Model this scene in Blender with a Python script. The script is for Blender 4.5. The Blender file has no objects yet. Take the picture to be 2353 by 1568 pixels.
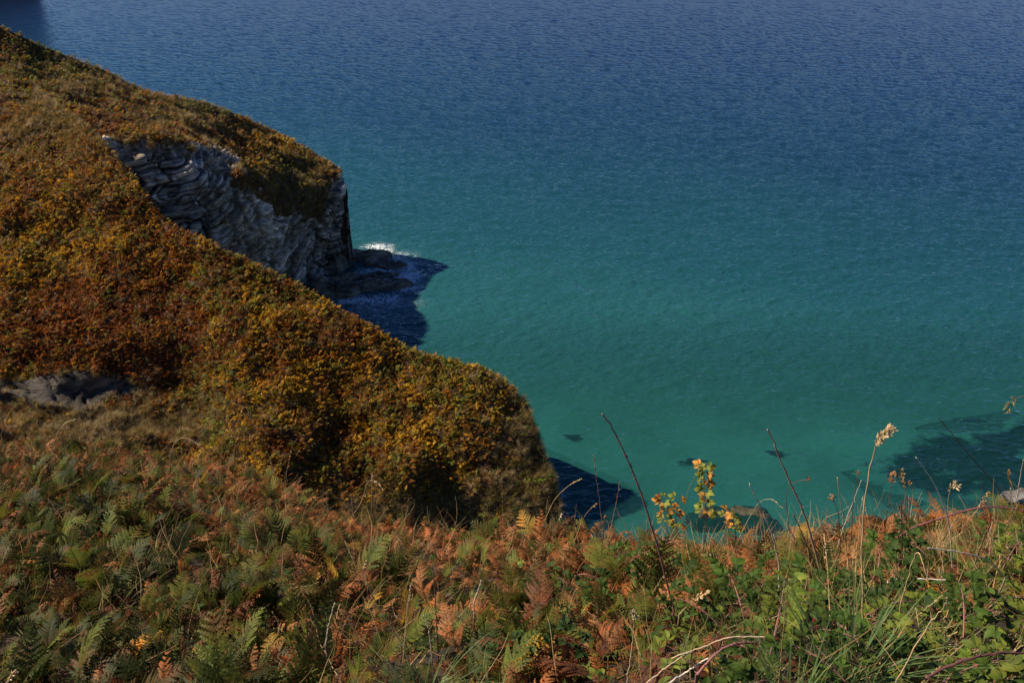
import bpy, math, random
import numpy as np
from mathutils import Vector, Matrix, noise as mnoise

SC = bpy.context.scene
COL = SC.collection
rng = np.random.default_rng(7)
random.seed(7)

# ------------------------------------------------------------------ camera, sky, sun, exposure
CAMH, PITCH, TANH = 50.0, math.radians(28.0), 0.637
cam_d = bpy.data.cameras.new("camera")
cam_d.sensor_width = 36.0
cam_d.lens = 36.0 / (2 * TANH)
cam_d.clip_start = 0.1
cam_d.clip_end = 6000.0
cam = bpy.data.objects.new("camera", cam_d)
COL.objects.link(cam)
cam.location = (0, 0, CAMH)
cam.rotation_euler = (math.pi / 2 - PITCH, 0, 0)
SC.camera = cam

SUN_EL = math.radians(43.5)
SUN_AZ = math.atan2(-0.97, 0.11)            # from +Y towards +X
sun_dir = Vector((math.sin(SUN_AZ) * math.cos(SUN_EL), math.cos(SUN_AZ) * math.cos(SUN_EL), math.sin(SUN_EL)))
W = bpy.data.worlds.new("World")
SC.world = W
W.use_nodes = True
nt = W.node_tree
sky = nt.nodes.new("ShaderNodeTexSky")
sky.sky_type = 'NISHITA'
sky.sun_disc = False
sky.sun_elevation = SUN_EL
sky.sun_rotation = SUN_AZ
sky.altitude = 3000.0
sky.air_density = 1.0
sky.dust_density = 0.2
sky.ozone_density = 5.0
tint = nt.nodes.new("ShaderNodeMix"); tint.data_type = 'RGBA'; tint.blend_type = 'MULTIPLY'; tint.inputs[0].default_value = 1.0
tint.inputs[7].default_value = (0.56, 0.76, 1.10, 1)
nt.links.new(sky.outputs[0], tint.inputs[6])
nt.links.new(tint.outputs[2], nt.nodes["Background"].inputs[0])
nt.nodes["Background"].inputs[1].default_value = 0.058
sl = bpy.data.lights.new("sun", 'SUN')
sl.energy = 5.0
sl.angle = math.radians(0.7)
sl.color = (1.0, 0.89, 0.72)
so = bpy.data.objects.new("sun", sl)
COL.objects.link(so)
so.rotation_euler = (-sun_dir).to_track_quat('-Z', 'Y').to_euler()
SC.view_settings.view_transform = 'Standard'
SC.view_settings.look = 'None'
SC.view_settings.gamma = 1.0
SC.view_settings.exposure = 0.40
SC.cycles.use_denoising = True
SC.cycles.max_bounces = 6
SC.cycles.transparent_max_bounces = 12
SC.cycles.sample_clamp_indirect = 4.0

# ------------------------------------------------------------------ helpers
def ray(u, v):
    """direction of the photo pixel (2352 x 1568 grid) from the camera, forward length 1"""
    X = (np.asarray(u, float) - 1176) / 1176 * TANH
    Z = -(np.asarray(v, float) - 784) / 1176 * TANH
    c, s = math.cos(PITCH), math.sin(PITCH)
    return X, c + s * Z, -s + c * Z

def at(u, v, y):
    X, Y, Z = ray(u, v)
    t = np.asarray(y, float) / Y
    return np.stack([X * t, Y * t, CAMH + Z * t], -1)

def on_sea(u, v, z=0.0):
    X, Y, Z = ray(u, v)
    t = (z - CAMH) / Z
    return np.stack([X * t, Y * t, CAMH + Z * t], -1)

def tag(o, label=None, cat=None, group=None, kind=None):
    if label: o["label"] = label
    if cat: o["category"] = cat
    if group: o["group"] = group
    if kind: o["kind"] = kind
    return o

def mesh_obj(name, verts, faces, mat=None, parent=None, smooth=True, link=True):
    me = bpy.data.meshes.new(name)
    me.from_pydata([tuple(p) for p in verts], [], faces)
    me.update()
    if smooth:
        me.polygons.foreach_set("use_smooth", [True] * len(me.polygons))
    if mat: me.materials.append(mat)
    o = bpy.data.objects.new(name, me)
    if link: COL.objects.link(o)
    if parent: o.parent = parent
    return o

def data_obj(name, me, parent=None, color=None):
    o = bpy.data.objects.new(name, me)
    COL.objects.link(o)
    if parent: o.parent = parent
    if color is not None: o.color = (*color, 1)
    return o

def empty(name, loc, rz=0.0, scale=1.0):
    o = bpy.data.objects.new(name, None)
    o.empty_display_size = 0.1
    COL.objects.link(o)
    o.location = loc
    o.rotation_euler = (0, 0, rz)
    o.scale = (scale,) * 3
    return o

def fnoise(p, scale, seed=0.0, octaves=3):
    """fractal value of about -1..1 at every row of p"""
    out = np.empty(len(p))
    for i, q in enumerate(p):
        out[i] = mnoise.fractal(Vector((q[0] * scale + seed, q[1] * scale - seed, q[2] * scale + 2 * seed)), 1.0, 2.0, octaves)
    return out

def interp_poly(pts, n):
    """resample a control polyline (rows) with n points, smooth (Catmull-Rom), index parameter"""
    p = np.array(pts, float)
    k = len(p)
    s = np.linspace(0, k - 1, n)
    out = np.empty((n, p.shape[1]))
    for j, x in enumerate(s):
        i = min(int(x), k - 2); f = x - i
        p0, p1, p2, p3 = p[max(i - 1, 0)], p[i], p[i + 1], p[min(i + 2, k - 1)]
        out[j] = 0.5 * (2 * p1 + (p2 - p0) * f + (2 * p0 - 5 * p1 + 4 * p2 - p3) * f * f + (3 * p1 - p0 - 3 * p2 + p3) * f ** 3)
    return out

class TPS:
    def __init__(self, pts, lam=1e-4):
        p = np.array(pts, float)
        self.c = p[:, :2] / 500.0
        n = len(p)
        A = np.zeros((n + 3, n + 3))
        A[:n, :n] = self.k(self.c, self.c) + lam * np.eye(n)
        A[:n, n] = 1; A[:n, n + 1:] = self.c
        A[n, :n] = 1; A[n + 1:, :n] = self.c.T
        self.w = np.linalg.solve(A, np.concatenate([p[:, 2], np.zeros(3)]))
    @staticmethod
    def k(a, b):
        d2 = ((a[:, None] - b[None]) ** 2).sum(-1)
        return 0.5 * d2 * np.log(d2 + 1e-12)
    def __call__(self, u, v):
        q = np.stack([np.ravel(u), np.ravel(v)], -1) / 500.0
        n = len(self.c)
        r = self.k(q, self.c) @ self.w[:n] + self.w[n] + q @ self.w[n + 1:]
        return r.reshape(np.shape(u))

def grid_faces(nr, nc):
    r, c = np.meshgrid(np.arange(nr - 1), np.arange(nc - 1), indexing='ij')
    a = (r * nc + c).ravel()
    return np.stack([a, a + nc, a + nc + 1, a + 1], -1).tolist()

def normals_of(P):
    du = np.gradient(P, axis=1); dv = np.gradient(P, axis=0)
    n = np.cross(dv, du)
    n /= np.linalg.norm(n, axis=-1, keepdims=True) + 1e-9
    return n

def inside(poly, u, v):
    poly = np.array(poly, float); res = np.zeros(np.shape(u), bool)
    j = len(poly) - 1
    for i in range(len(poly)):
        xi, yi = poly[i]; xj, yj = poly[j]
        cnd = ((yi > v) != (yj > v)) & (u < (xj - xi) * (v - yi) / (yj - yi + 1e-9) + xi)
        res ^= cnd; j = i
    return res

# ------------------------------------------------------------------ materials
def new_mat(name):
    m = bpy.data.materials.new(name); m.use_nodes = True
    return m, m.node_tree, m.node_tree.nodes["Principled BSDF"]

def N(t, kind, **kw):
    n = t.nodes.new(kind)
    for k, v in kw.items(): setattr(n, k, v)
    return n

def ramp(t, stops):
    n = t.nodes.new("ShaderNodeValToRGB")
    el = n.color_ramp.elements
    while len(el) < len(stops): el.new(0.5)
    for e, (p, c) in zip(el, stops):
        e.position = p; e.color = (*c, 1) if len(c) == 3 else c
    return n

def leaf_material(name, source, translucency=0.38, rough=0.6, vary=0.5, brown=False):
    """foliage whose own colour is carried per object ('object') or per instance ('instancer')"""
    m, t, b = new_mat(name)
    if source == 'object':
        s = N(t, "ShaderNodeObjectInfo"); colr = s.outputs["Color"]
    else:
        s = N(t, "ShaderNodeAttribute", attribute_type='INSTANCER', attribute_name='col'); colr = s.outputs["Color"]
    tc = N(t, "ShaderNodeTexCoord")
    nz = N(t, "ShaderNodeTexNoise"); nz.inputs["Scale"].default_value = 9.0; nz.inputs["Detail"].default_value = 3.0
    t.links.new(tc.outputs["Object"], nz.inputs["Vector"])
    r = ramp(t, [(0.28, (1 - vary, 1 - vary, 1 - vary * 0.9)), (0.5, (1, 1, 1)), (0.72, (1 + vary * 1.5, 1 + vary * 0.3, 1 - vary * 0.1))])
    t.links.new(nz.outputs["Fac"], r.inputs[0])
    mx = N(t, "ShaderNodeMix", data_type='RGBA', blend_type='MULTIPLY'); mx.inputs[0].default_value = 1.0
    t.links.new(colr, mx.inputs[6]); t.links.new(r.outputs[0], mx.inputs[7])
    if brown:
        # leaves dying back in patches
        n2 = N(t, "ShaderNodeTexNoise"); n2.inputs["Scale"].default_value = 5.0; n2.inputs["Detail"].default_value = 4.0
        oi = N(t, "ShaderNodeObjectInfo"); off = N(t, "ShaderNodeVectorMath", operation='ADD')
        t.links.new(tc.outputs["Object"], off.inputs[0]); mul = N(t, "ShaderNodeMath", operation='MULTIPLY'); mul.inputs[1].default_value = 37.0
        t.links.new(oi.outputs["Random"], mul.inputs[0]); t.links.new(mul.outputs[0], off.inputs[1]); t.links.new(off.outputs[0], n2.inputs["Vector"])
        t.links.new(off.outputs[0], nz.inputs["Vector"])
        mb = N(t, "ShaderNodeMapRange"); mb.inputs[1].default_value = 0.52; mb.inputs[2].default_value = 0.68; mb.inputs[4].default_value = 0.85
        t.links.new(n2.outputs["Fac"], mb.inputs[0])
        m2 = N(t, "ShaderNodeMix", data_type='RGBA'); m2.inputs[7].default_value = (0.19, 0.080, 0.028, 1)
        t.links.new(mb.outputs[0], m2.inputs[0]); t.links.new(mx.outputs[2], m2.inputs[6]); mx = m2
    b.inputs["Roughness"].default_value = rough
    b.inputs["Specular IOR Level"].default_value = 0.25
    t.links.new(mx.outputs[2], b.inputs["Base Color"])
    tr = N(t, "ShaderNodeBsdfTranslucent")
    t.links.new(mx.outputs[2], tr.inputs["Color"])
    ms = N(t, "ShaderNodeMixShader"); ms.inputs[0].default_value = translucency
    t.links.new(b.outputs[0], ms.inputs[1]); t.links.new(tr.outputs[0], ms.inputs[2])
    t.links.new(ms.outputs[0], t.nodes["Material Output"].inputs["Surface"])
    return m

M_LEAF = leaf_material("leaf", 'object')
M_STUFF = leaf_material("leaf_cover", 'instancer')
M_FERN = leaf_material("fern_leaf", 'object', brown=True)
M_FERN_COVER = leaf_material("fern_cover_leaf", 'instancer', brown=True)
M_STALK = leaf_material("stalk", 'object', 0.05, 0.55, 0.35)

def soil_material(name, c1, c2):
    m, t, b = new_mat(name)
    g = N(t, "ShaderNodeNewGeometry")
    nz = N(t, "ShaderNodeTexNoise"); nz.inputs["Scale"].default_value = 1.3; nz.inputs["Detail"].default_value = 8
    t.links.new(g.outputs["Position"], nz.inputs["Vector"])
    r = ramp(t, [(0.35, c1), (0.65, c2)])
    t.links.new(nz.outputs["Fac"], r.inputs[0]); t.links.new(r.outputs[0], b.inputs["Base Color"])
    b.inputs["Roughness"].default_value = 0.95
    bp = N(t, "ShaderNodeBump"); bp.inputs["Strength"].default_value = 0.8; bp.inputs["Distance"].default_value = 0.2
    t.links.new(nz.outputs["Fac"], bp.inputs["Height"]); t.links.new(bp.outputs[0], b.inputs["Normal"])
    return m

def rock_nodes(t, light=(0.86, 0.70, 0.53), dark=(0.22, 0.175, 0.13), tilt=0.22):
    """bedded slate: colour and bump outputs"""
    g = N(t, "ShaderNodeNewGeometry")
    mp = N(t, "ShaderNodeMapping"); mp.inputs["Rotation"].default_value = (0.15, tilt, 0.3); mp.inputs["Scale"].default_value = (0.28, 0.28, 1.7)
    t.links.new(g.outputs["Position"], mp.inputs["Vector"])
    n1 = N(t, "ShaderNodeTexNoise"); n1.inputs["Scale"].default_value = 1.5; n1.inputs["Detail"].default_value = 9; n1.inputs["Roughness"].default_value = 0.65; n1.inputs["Distortion"].default_value = 0.6
    t.links.new(mp.outputs[0], n1.inputs["Vector"])
    n2 = N(t, "ShaderNodeTexNoise"); n2.inputs["Scale"].default_value = 0.33; n2.inputs["Detail"].default_value = 4
    t.links.new(g.outputs["Position"], n2.inputs["Vector"])
    vo = N(t, "ShaderNodeTexVoronoi", feature='DISTANCE_TO_EDGE'); vo.inputs["Scale"].default_value = 0.9
    t.links.new(mp.outputs[0], vo.inputs["Vector"])
    r1 = ramp(t, [(0.36, dark), (0.46, tuple(0.6 * a for a in light)), (0.58, light)])
    t.links.new(n1.outputs["Fac"], r1.inputs[0])
    r2 = ramp(t, [(0.38, (0.62, 0.56, 0.48)), (0.6, (1.1, 1.1, 1.12))])
    t.links.new(n2.outputs["Fac"], r2.inputs[0])
    m1 = N(t, "ShaderNodeMix", data_type='RGBA', blend_type='MULTIPLY'); m1.inputs[0].default_value = 1
    t.links.new(r1.outputs[0], m1.inputs[6]); t.links.new(r2.outputs[0], m1.inputs[7])
    rv = ramp(t, [(0.0, (0.45, 0.44, 0.42)), (0.03, (1, 1, 1))])
    t.links.new(vo.outputs["Distance"], rv.inputs[0])
    m2 = N(t, "ShaderNodeMix", data_type='RGBA', blend_type='MULTIPLY'); m2.inputs[0].default_value = 0.5
    t.links.new(m1.outputs[2], m2.inputs[6]); t.links.new(rv.outputs[0], m2.inputs[7])
    ad = N(t, "ShaderNodeMath", operation='MULTIPLY_ADD'); ad.inputs[1].default_value = 0.12
    t.links.new(rv.outputs[0], ad.inputs[0]); t.links.new(n1.outputs["Fac"], ad.inputs[2])
    bp = N(t, "ShaderNodeBump"); bp.inputs["Strength"].default_value = 1.0; bp.inputs["Distance"].default_value = 0.45
    t.links.new(ad.outputs[0], bp.inputs["Height"])
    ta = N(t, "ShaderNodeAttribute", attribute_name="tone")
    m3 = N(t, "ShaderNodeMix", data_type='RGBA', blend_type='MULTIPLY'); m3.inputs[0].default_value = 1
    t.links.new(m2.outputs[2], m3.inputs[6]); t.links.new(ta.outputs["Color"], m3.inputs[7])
    return m3.outputs[2], bp.outputs[0]

def headland_material(name):
    m, t, b = new_mat(name)
    colr, nrm = rock_nodes(t)
    g = N(t, "ShaderNodeNewGeometry")
    nz = N(t, "ShaderNodeTexNoise"); nz.inputs["Scale"].default_value = 0.9; nz.inputs["Detail"].default_value = 8
    t.links.new(g.outputs["Position"], nz.inputs["Vector"])
    so_ = ramp(t, [(0.35, (0.045, 0.022, 0.010)), (0.65, (0.12, 0.06, 0.022))])
    t.links.new(nz.outputs["Fac"], so_.inputs[0])
    at_ = N(t, "ShaderNodeAttribute", attribute_name="rock")
    sub = N(t, "ShaderNodeMath", operation='ADD'); sub.inputs[1].default_value = -0.5
    t.links.new(nz.outputs["Fac"], sub.inputs[0])
    ad = N(t, "ShaderNodeMath", operation='MULTIPLY_ADD'); ad.inputs[1].default_value = 1.1
    t.links.new(sub.outputs[0], ad.inputs[0]); t.links.new(at_.outputs["Fac"], ad.inputs[2])
    st = N(t, "ShaderNodeMapRange"); st.inputs[1].default_value = 0.42; st.inputs[2].default_value = 0.58
    t.links.new(ad.outputs[0], st.inputs[0])
    mx = N(t, "ShaderNodeMix", data_type='RGBA')
    t.links.new(st.outputs[0], mx.inputs[0]); t.links.new(so_.outputs[0], mx.inputs[6]); t.links.new(colr, mx.inputs[7])
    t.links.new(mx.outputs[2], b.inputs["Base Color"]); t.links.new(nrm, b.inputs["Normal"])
    b.inputs["Roughness"].default_value = 0.9
    return m

def rock_material(name, light, dark, wet=0.6):
    m, t, b = new_mat(name)
    colr, nrm = rock_nodes(t, light, dark, 0.05)
    t.links.new(colr, b.inputs["Base Color"]); t.links.new(nrm, b.inputs["Normal"])
    b.inputs["Roughness"].default_value = wet
    return m

def water_material():
    m, t, b = new_mat("sea_water")
    t.nodes.remove(b)
    g = N(t, "ShaderNodeNewGeometry")
    sep = N(t, "ShaderNodeSeparateXYZ"); t.links.new(g.outputs["Position"], sep.inputs[0])
    # distance off the beach, bent by broad noise: the sea floor falls away with it
    nb = N(t, "ShaderNodeTexNoise"); nb.inputs["Scale"].default_value = 0.018; nb.inputs["Detail"].default_value = 3
    t.links.new(g.outputs["Position"], nb.inputs["Vector"])
    mx_ = N(t, "ShaderNodeMath", operation='MULTIPLY_ADD'); mx_.inputs[1].default_value = 0.42
    t.links.new(sep.outputs["X"], mx_.inputs[0]); t.links.new(sep.outputs["Y"], mx_.inputs[2])
    na = N(t, "ShaderNodeMath", operation='MULTIPLY_ADD'); na.inputs[1].default_value = 60.0
    t.links.new(nb.outputs["Fac"], na.inputs[0]); t.links.new(mx_.outputs[0], na.inputs[2])
    mr = N(t, "ShaderNodeMapRange"); mr.inputs[1].default_value = 80.0; mr.inputs[2].default_value = 640.0
    t.links.new(na.outputs[0], mr.inputs[0])
    cr = ramp(t, [(0.0, (0.034, 0.150, 0.130)), (0.05, (0.024, 0.125, 0.118)), (0.14, (0.012, 0.076, 0.088)), (0.30, (0.007, 0.038, 0.064)), (0.55, (0.008, 0.024, 0.062)), (1.0, (0.012, 0.017, 0.064))])
    t.links.new(mr.outputs[0], cr.inputs[0])
    # ripples too small to model
    def layer(scale, sx, sy, rot, detail, dist):
        mp = N(t, "ShaderNodeMapping"); mp.inputs["Scale"].default_value = (sx, sy, 1); mp.inputs["Rotation"].default_value = (0, 0, rot)
        t.links.new(g.outputs["Position"], mp.inputs["Vector"])
        nz = N(t, "ShaderNodeTexNoise"); nz.inputs["Scale"].default_value = scale; nz.inputs["Detail"].default_value = detail; nz.inputs["Distortion"].default_value = dist
        t.links.new(mp.outputs[0], nz.inputs["Vector"])
        return nz.outputs["Fac"]
    b1 = N(t, "ShaderNodeBump"); b1.inputs["Strength"].default_value = 1.0; b1.inputs["Distance"].default_value = 0.32
    t.links.new(layer(1.6, 0.55, 1.0, 0.25, 3.0, 0.3), b1.inputs["Height"])
    nr = b1.outputs[0]
    df = N(t, "ShaderNodeBsdfDiffuse"); t.links.new(cr.outputs[0], df.inputs["Color"]); t.links.new(nr, df.inputs["Normal"])
    tp = N(t, "ShaderNodeBsdfTransparent"); tp.inputs["Color"].default_value = (0.21, 0.56, 0.60, 1)
    clear = N(t, "ShaderNodeMapRange"); clear.inputs[1].default_value = 74.0; clear.inputs[2].default_value = 104.0; clear.inputs[3].default_value = 0.82; clear.inputs[4].default_value = 0.0
    t.links.new(sep.outputs["Y"], clear.inputs[0])
    m1 = N(t, "ShaderNodeMixShader"); t.links.new(clear.outputs[0], m1.inputs[0]); t.links.new(df.outputs[0], m1.inputs[1]); t.links.new(tp.outputs[0], m1.inputs[2])
    gl = N(t, "ShaderNodeBsdfGlossy"); gl.inputs["Roughness"].default_value = 0.04; t.links.new(nr, gl.inputs["Normal"])
    fr = N(t, "ShaderNodeFresnel"); fr.inputs["IOR"].default_value = 1.33; t.links.new(nr, fr.inputs["Normal"])
    # seen from below the surface only lets light through
    up = N(t, "ShaderNodeMath", operation='SUBTRACT'); up.inputs[0].default_value = 1.0; t.links.new(g.outputs["Backfacing"], up.inputs[1])
    fm = N(t, "ShaderNodeMath", operation='MULTIPLY'); t.links.new(fr.outputs[0], fm.inputs[0]); t.links.new(up.outputs[0], fm.inputs[1])
    m2 = N(t, "ShaderNodeMixShader"); t.links.new(fm.outputs[0], m2.inputs[0]); t.links.new(m1.outputs[0], m2.inputs[1]); t.links.new(gl.outputs[0], m2.inputs[2])
    # white water round the rocks
    fa = N(t, "ShaderNodeAttribute", attribute_name="foam")
    fn = N(t, "ShaderNodeTexNoise"); fn.inputs["Scale"].default_value = 0.95; fn.inputs["Detail"].default_value = 7; fn.inputs["Roughness"].default_value = 0.62; fn.inputs["Distortion"].default_value = 1.5
    t.links.new(g.outputs["Position"], fn.inputs["Vector"])
    fs = N(t, "ShaderNodeMath", operation='SUBTRACT'); fs.inputs[1].default_value = 0.5; t.links.new(fn.outputs["Fac"], fs.inputs[0])
    fb = N(t, "ShaderNodeMath", operation='ABSOLUTE'); t.links.new(fs.outputs[0], fb.inputs[0])      # thin lacy veins
    fd = N(t, "ShaderNodeMath", operation='MULTIPLY_ADD'); fd.inputs[1].default_value = -8.0; fd.inputs[2].default_value = 0.52; t.links.new(fb.outputs[0], fd.inputs[0])
    fe = N(t, "ShaderNodeMath", operation='ADD'); t.links.new(fd.outputs[0], fe.inputs[0]); t.links.new(fa.outputs["Fac"], fe.inputs[1])
    fr2 = N(t, "ShaderNodeMapRange"); fr2.inputs[1].default_value = 0.55; fr2.inputs[2].default_value = 0.95; t.links.new(fe.outputs[0], fr2.inputs[0])
    fg_ = N(t, "ShaderNodeMath", operation='GREATER_THAN'); fg_.inputs[1].default_value = 0.02; t.links.new(fa.outputs["Fac"], fg_.inputs[0])
    fh = N(t, "ShaderNodeMath", operation='MULTIPLY'); t.links.new(fr2.outputs[0], fh.inputs[0]); t.links.new(fg_.outputs[0], fh.inputs[1])
    wd = N(t, "ShaderNodeBsdfDiffuse"); wd.inputs["Color"].default_value = (0.80, 0.82, 0.84, 1)
    m3 = N(t, "ShaderNodeMixShader"); t.links.new(fh.outputs[0], m3.inputs[0]); t.links.new(m2.outputs[0], m3.inputs[1]); t.links.new(wd.outputs[0], m3.inputs[2])
    t.links.new(m3.outputs[0], t.nodes["Material Output"].inputs["Surface"])
    return m

def seabed_material():
    m, t, b = new_mat("sea_floor")
    g = N(t, "ShaderNodeNewGeometry")
    nz = N(t, "ShaderNodeTexNoise"); nz.inputs["Scale"].default_value = 0.10; nz.inputs["Detail"].default_value = 6
    t.links.new(g.outputs["Position"], nz.inputs["Vector"])
    r = ramp(t, [(0.30, (0.29, 0.26, 0.18)), (0.5, (0.36, 0.33, 0.23)), (0.68, (0.43, 0.39, 0.28))])
    t.links.new(nz.outputs["Fac"], r.inputs[0]); t.links.new(r.outputs[0], b.inputs["Base Color"])
    b.inputs["Roughness"].default_value = 0.9
    return m

# ------------------------------------------------------------------ sea and sea floor
def sheet(name, xs, ys, zf, mat):
    X, Y = np.meshgrid(xs, ys)
    V = np.stack([X, Y, zf(X, Y)], -1)
    return mesh_obj(name, V.reshape(-1, 3), [f[::-1] for f in grid_faces(len(ys), len(xs))], mat)

def wave_tile(L, n, lam_peak, lam_min, ang, spread, slope, seed):
    """one periodic tile of wind waves: height and the sideways pull that sharpens the crests"""
    r = np.random.default_rng(seed)
    k1 = np.fft.fftfreq(n, L / n) * 2 * np.pi
    KX, KY = np.meshgrid(k1, k1, indexing='xy')
    K = np.hypot(KX, KY); K[0, 0] = 1
    kp = 2 * np.pi / lam_peak
    dirc = np.clip(np.cos(np.arctan2(KY, KX) - ang), 0, 1) ** spread
    S = K ** -3.6 * np.exp(-1.0 * (kp / K) ** 2) * dirc * np.exp(-(K * lam_min / 6.28) ** 2)
    S[0, 0] = 0
    H = np.sqrt(S) * (r.normal(size=K.shape) + 1j * r.normal(size=K.shape))
    h = np.fft.ifft2(H).real
    gx = np.fft.ifft2(1j * KX * H).real; gy = np.fft.ifft2(1j * KY * H).real
    f = slope / np.sqrt((gx ** 2 + gy ** 2).mean())
    dx = np.fft.ifft2(-1j * KX / K * H).real * f; dy = np.fft.ifft2(-1j * KY / K * H).real * f
    return L, n, h * f, dx, dy

def tile_at(tile, x, y, rot):
    L, n, h, dx, dy = tile
    c, s_ = math.cos(rot), math.sin(rot)
    a = ((c * x + s_ * y) / L * n) % n; b = ((-s_ * x + c * y) / L * n) % n
    i = a.astype(int); j = b.astype(int); fa = a - i; fb = b - j
    i1 = (i + 1) % n; j1 = (j + 1) % n; i %= n; j %= n
    g_ = lambda A: (A[j, i] * (1 - fa) + A[j, i1] * fa) * (1 - fb) + (A[j1, i] * (1 - fa) + A[j1, i1] * fa) * fb
    X, Y = g_(dx), g_(dy)
    return g_(h), c * X - s_ * Y, s_ * X + c * Y

FOAM = [(868, 566, 2.6, 1.6, 0.75), (885, 575, 1.5, 1.2, 0.7), (806, 580, 2.2, 1.2, 0.75), (928, 612, 2.0, 2.4, 1.0), (938, 636, 2.0, 2.2, 1.1), (925, 662, 2.4, 1.4, 1.05), (835, 638, 3.2, 2.0, 0.85), (868, 622, 3.0, 1.2, 0.95), (820, 690, 3.2, 1.8, 0.95), (880, 688, 3.5, 2.2, 0.7), (905, 700, 4.0, 3.0, 0.4), (850, 705, 5.0, 4.0, 0.4), (920, 590, 3.0, 2.5, 0.45),
        (2345, 1139, 1.6, 1.0, 0.32), (1640, 1178, 1.0, 0.5, 0.55), (1292, 1150, 0.9, 3.0, 0.35), (720, 668, 2.0, 1.0, 0.5)]
def build_sea():
    """a fan of cells that grow with the distance, out to the horizon"""
    ys = [26.0]
    while ys[-1] < 4200: ys.append(ys[-1] + max(0.16, ys[-1] ** 2 * 2.6e-5))
    ys = np.array(ys)
    k = np.linspace(-1.05, 1.05, 560)
    X = ys[:, None] * k[None, :] * np.ones_like(ys)[:, None]; Y = np.repeat(ys[:, None], len(k), 1)
    t1 = wave_tile(83.0, 512, 5.5, 0.55, math.radians(-100), 3.0, 0.115, 3)
    t2 = wave_tile(57.0, 384, 3.2, 0.5, math.radians(-72), 2.0, 0.115, 4)
    Z = np.zeros_like(X); DX = np.zeros_like(X); DY = np.zeros_like(X)
    for tile, rot, ox in ((t1, 0.0, 0.0), (t2, 0.35, 13.0)):
        h, a, b = tile_at(tile, X + ox, Y, rot)
        Z += h; DX += a; DY += b
    fade = np.clip(1.3 - Y / 1500, 0.1, 1)
    V = np.stack([X + DX * 0.9 * fade, Y + DY * 0.9 * fade, Z * fade], -1).reshape(-1, 3).astype(np.float32)
    F = np.array(grid_faces(len(ys), len(k)), np.int32)[:, ::-1]
    me = bpy.data.meshes.new("sea")
    me.vertices.add(len(V)); me.vertices.foreach_set("co", V.ravel())
    me.loops.add(F.size); me.loops.foreach_set("vertex_index", F.ravel())
    me.polygons.add(len(F)); me.polygons.foreach_set("loop_start", np.arange(0, F.size, 4, dtype=np.int32))
    me.polygons.foreach_set("use_smooth", np.ones(len(F), bool))
    me.update(calc_edges=True); me.validate()
    foam = np.zeros(len(V))
    for u, v, rx, ry, a in FOAM:
        c = on_sea(u, v)
        foam = np.maximum(foam, a * np.exp(-(((V[:, 0] - c[0]) / rx) ** 2 + ((V[:, 1] - c[1]) / ry) ** 2)))
    fa = me.attributes.new("foam", 'FLOAT', 'POINT'); fa.data.foreach_set("value", foam.astype(np.float32))
    me.materials.append(water_material())
    o = bpy.data.objects.new("sea", me); COL.objects.link(o)
    tag(o, kind='structure')
build_sea()
def floor_z(x, y):
    d = y + 0.42 * x
    return -0.6 - np.clip((d - 55) * 0.05, 0, 30)
bed = sheet("sea_floor", np.linspace(-2500, 2500, 41), np.concatenate([np.linspace(-100, 200, 81), np.linspace(220, 4200, 30)]), floor_z, seabed_material())
tag(bed, kind='structure')

# ------------------------------------------------------------------ headlands
M_HEAD = headland_material("headland_ground")
EARTH = soil_material("peaty_soil", (0.014, 0.009, 0.005), (0.045, 0.025, 0.011))

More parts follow.
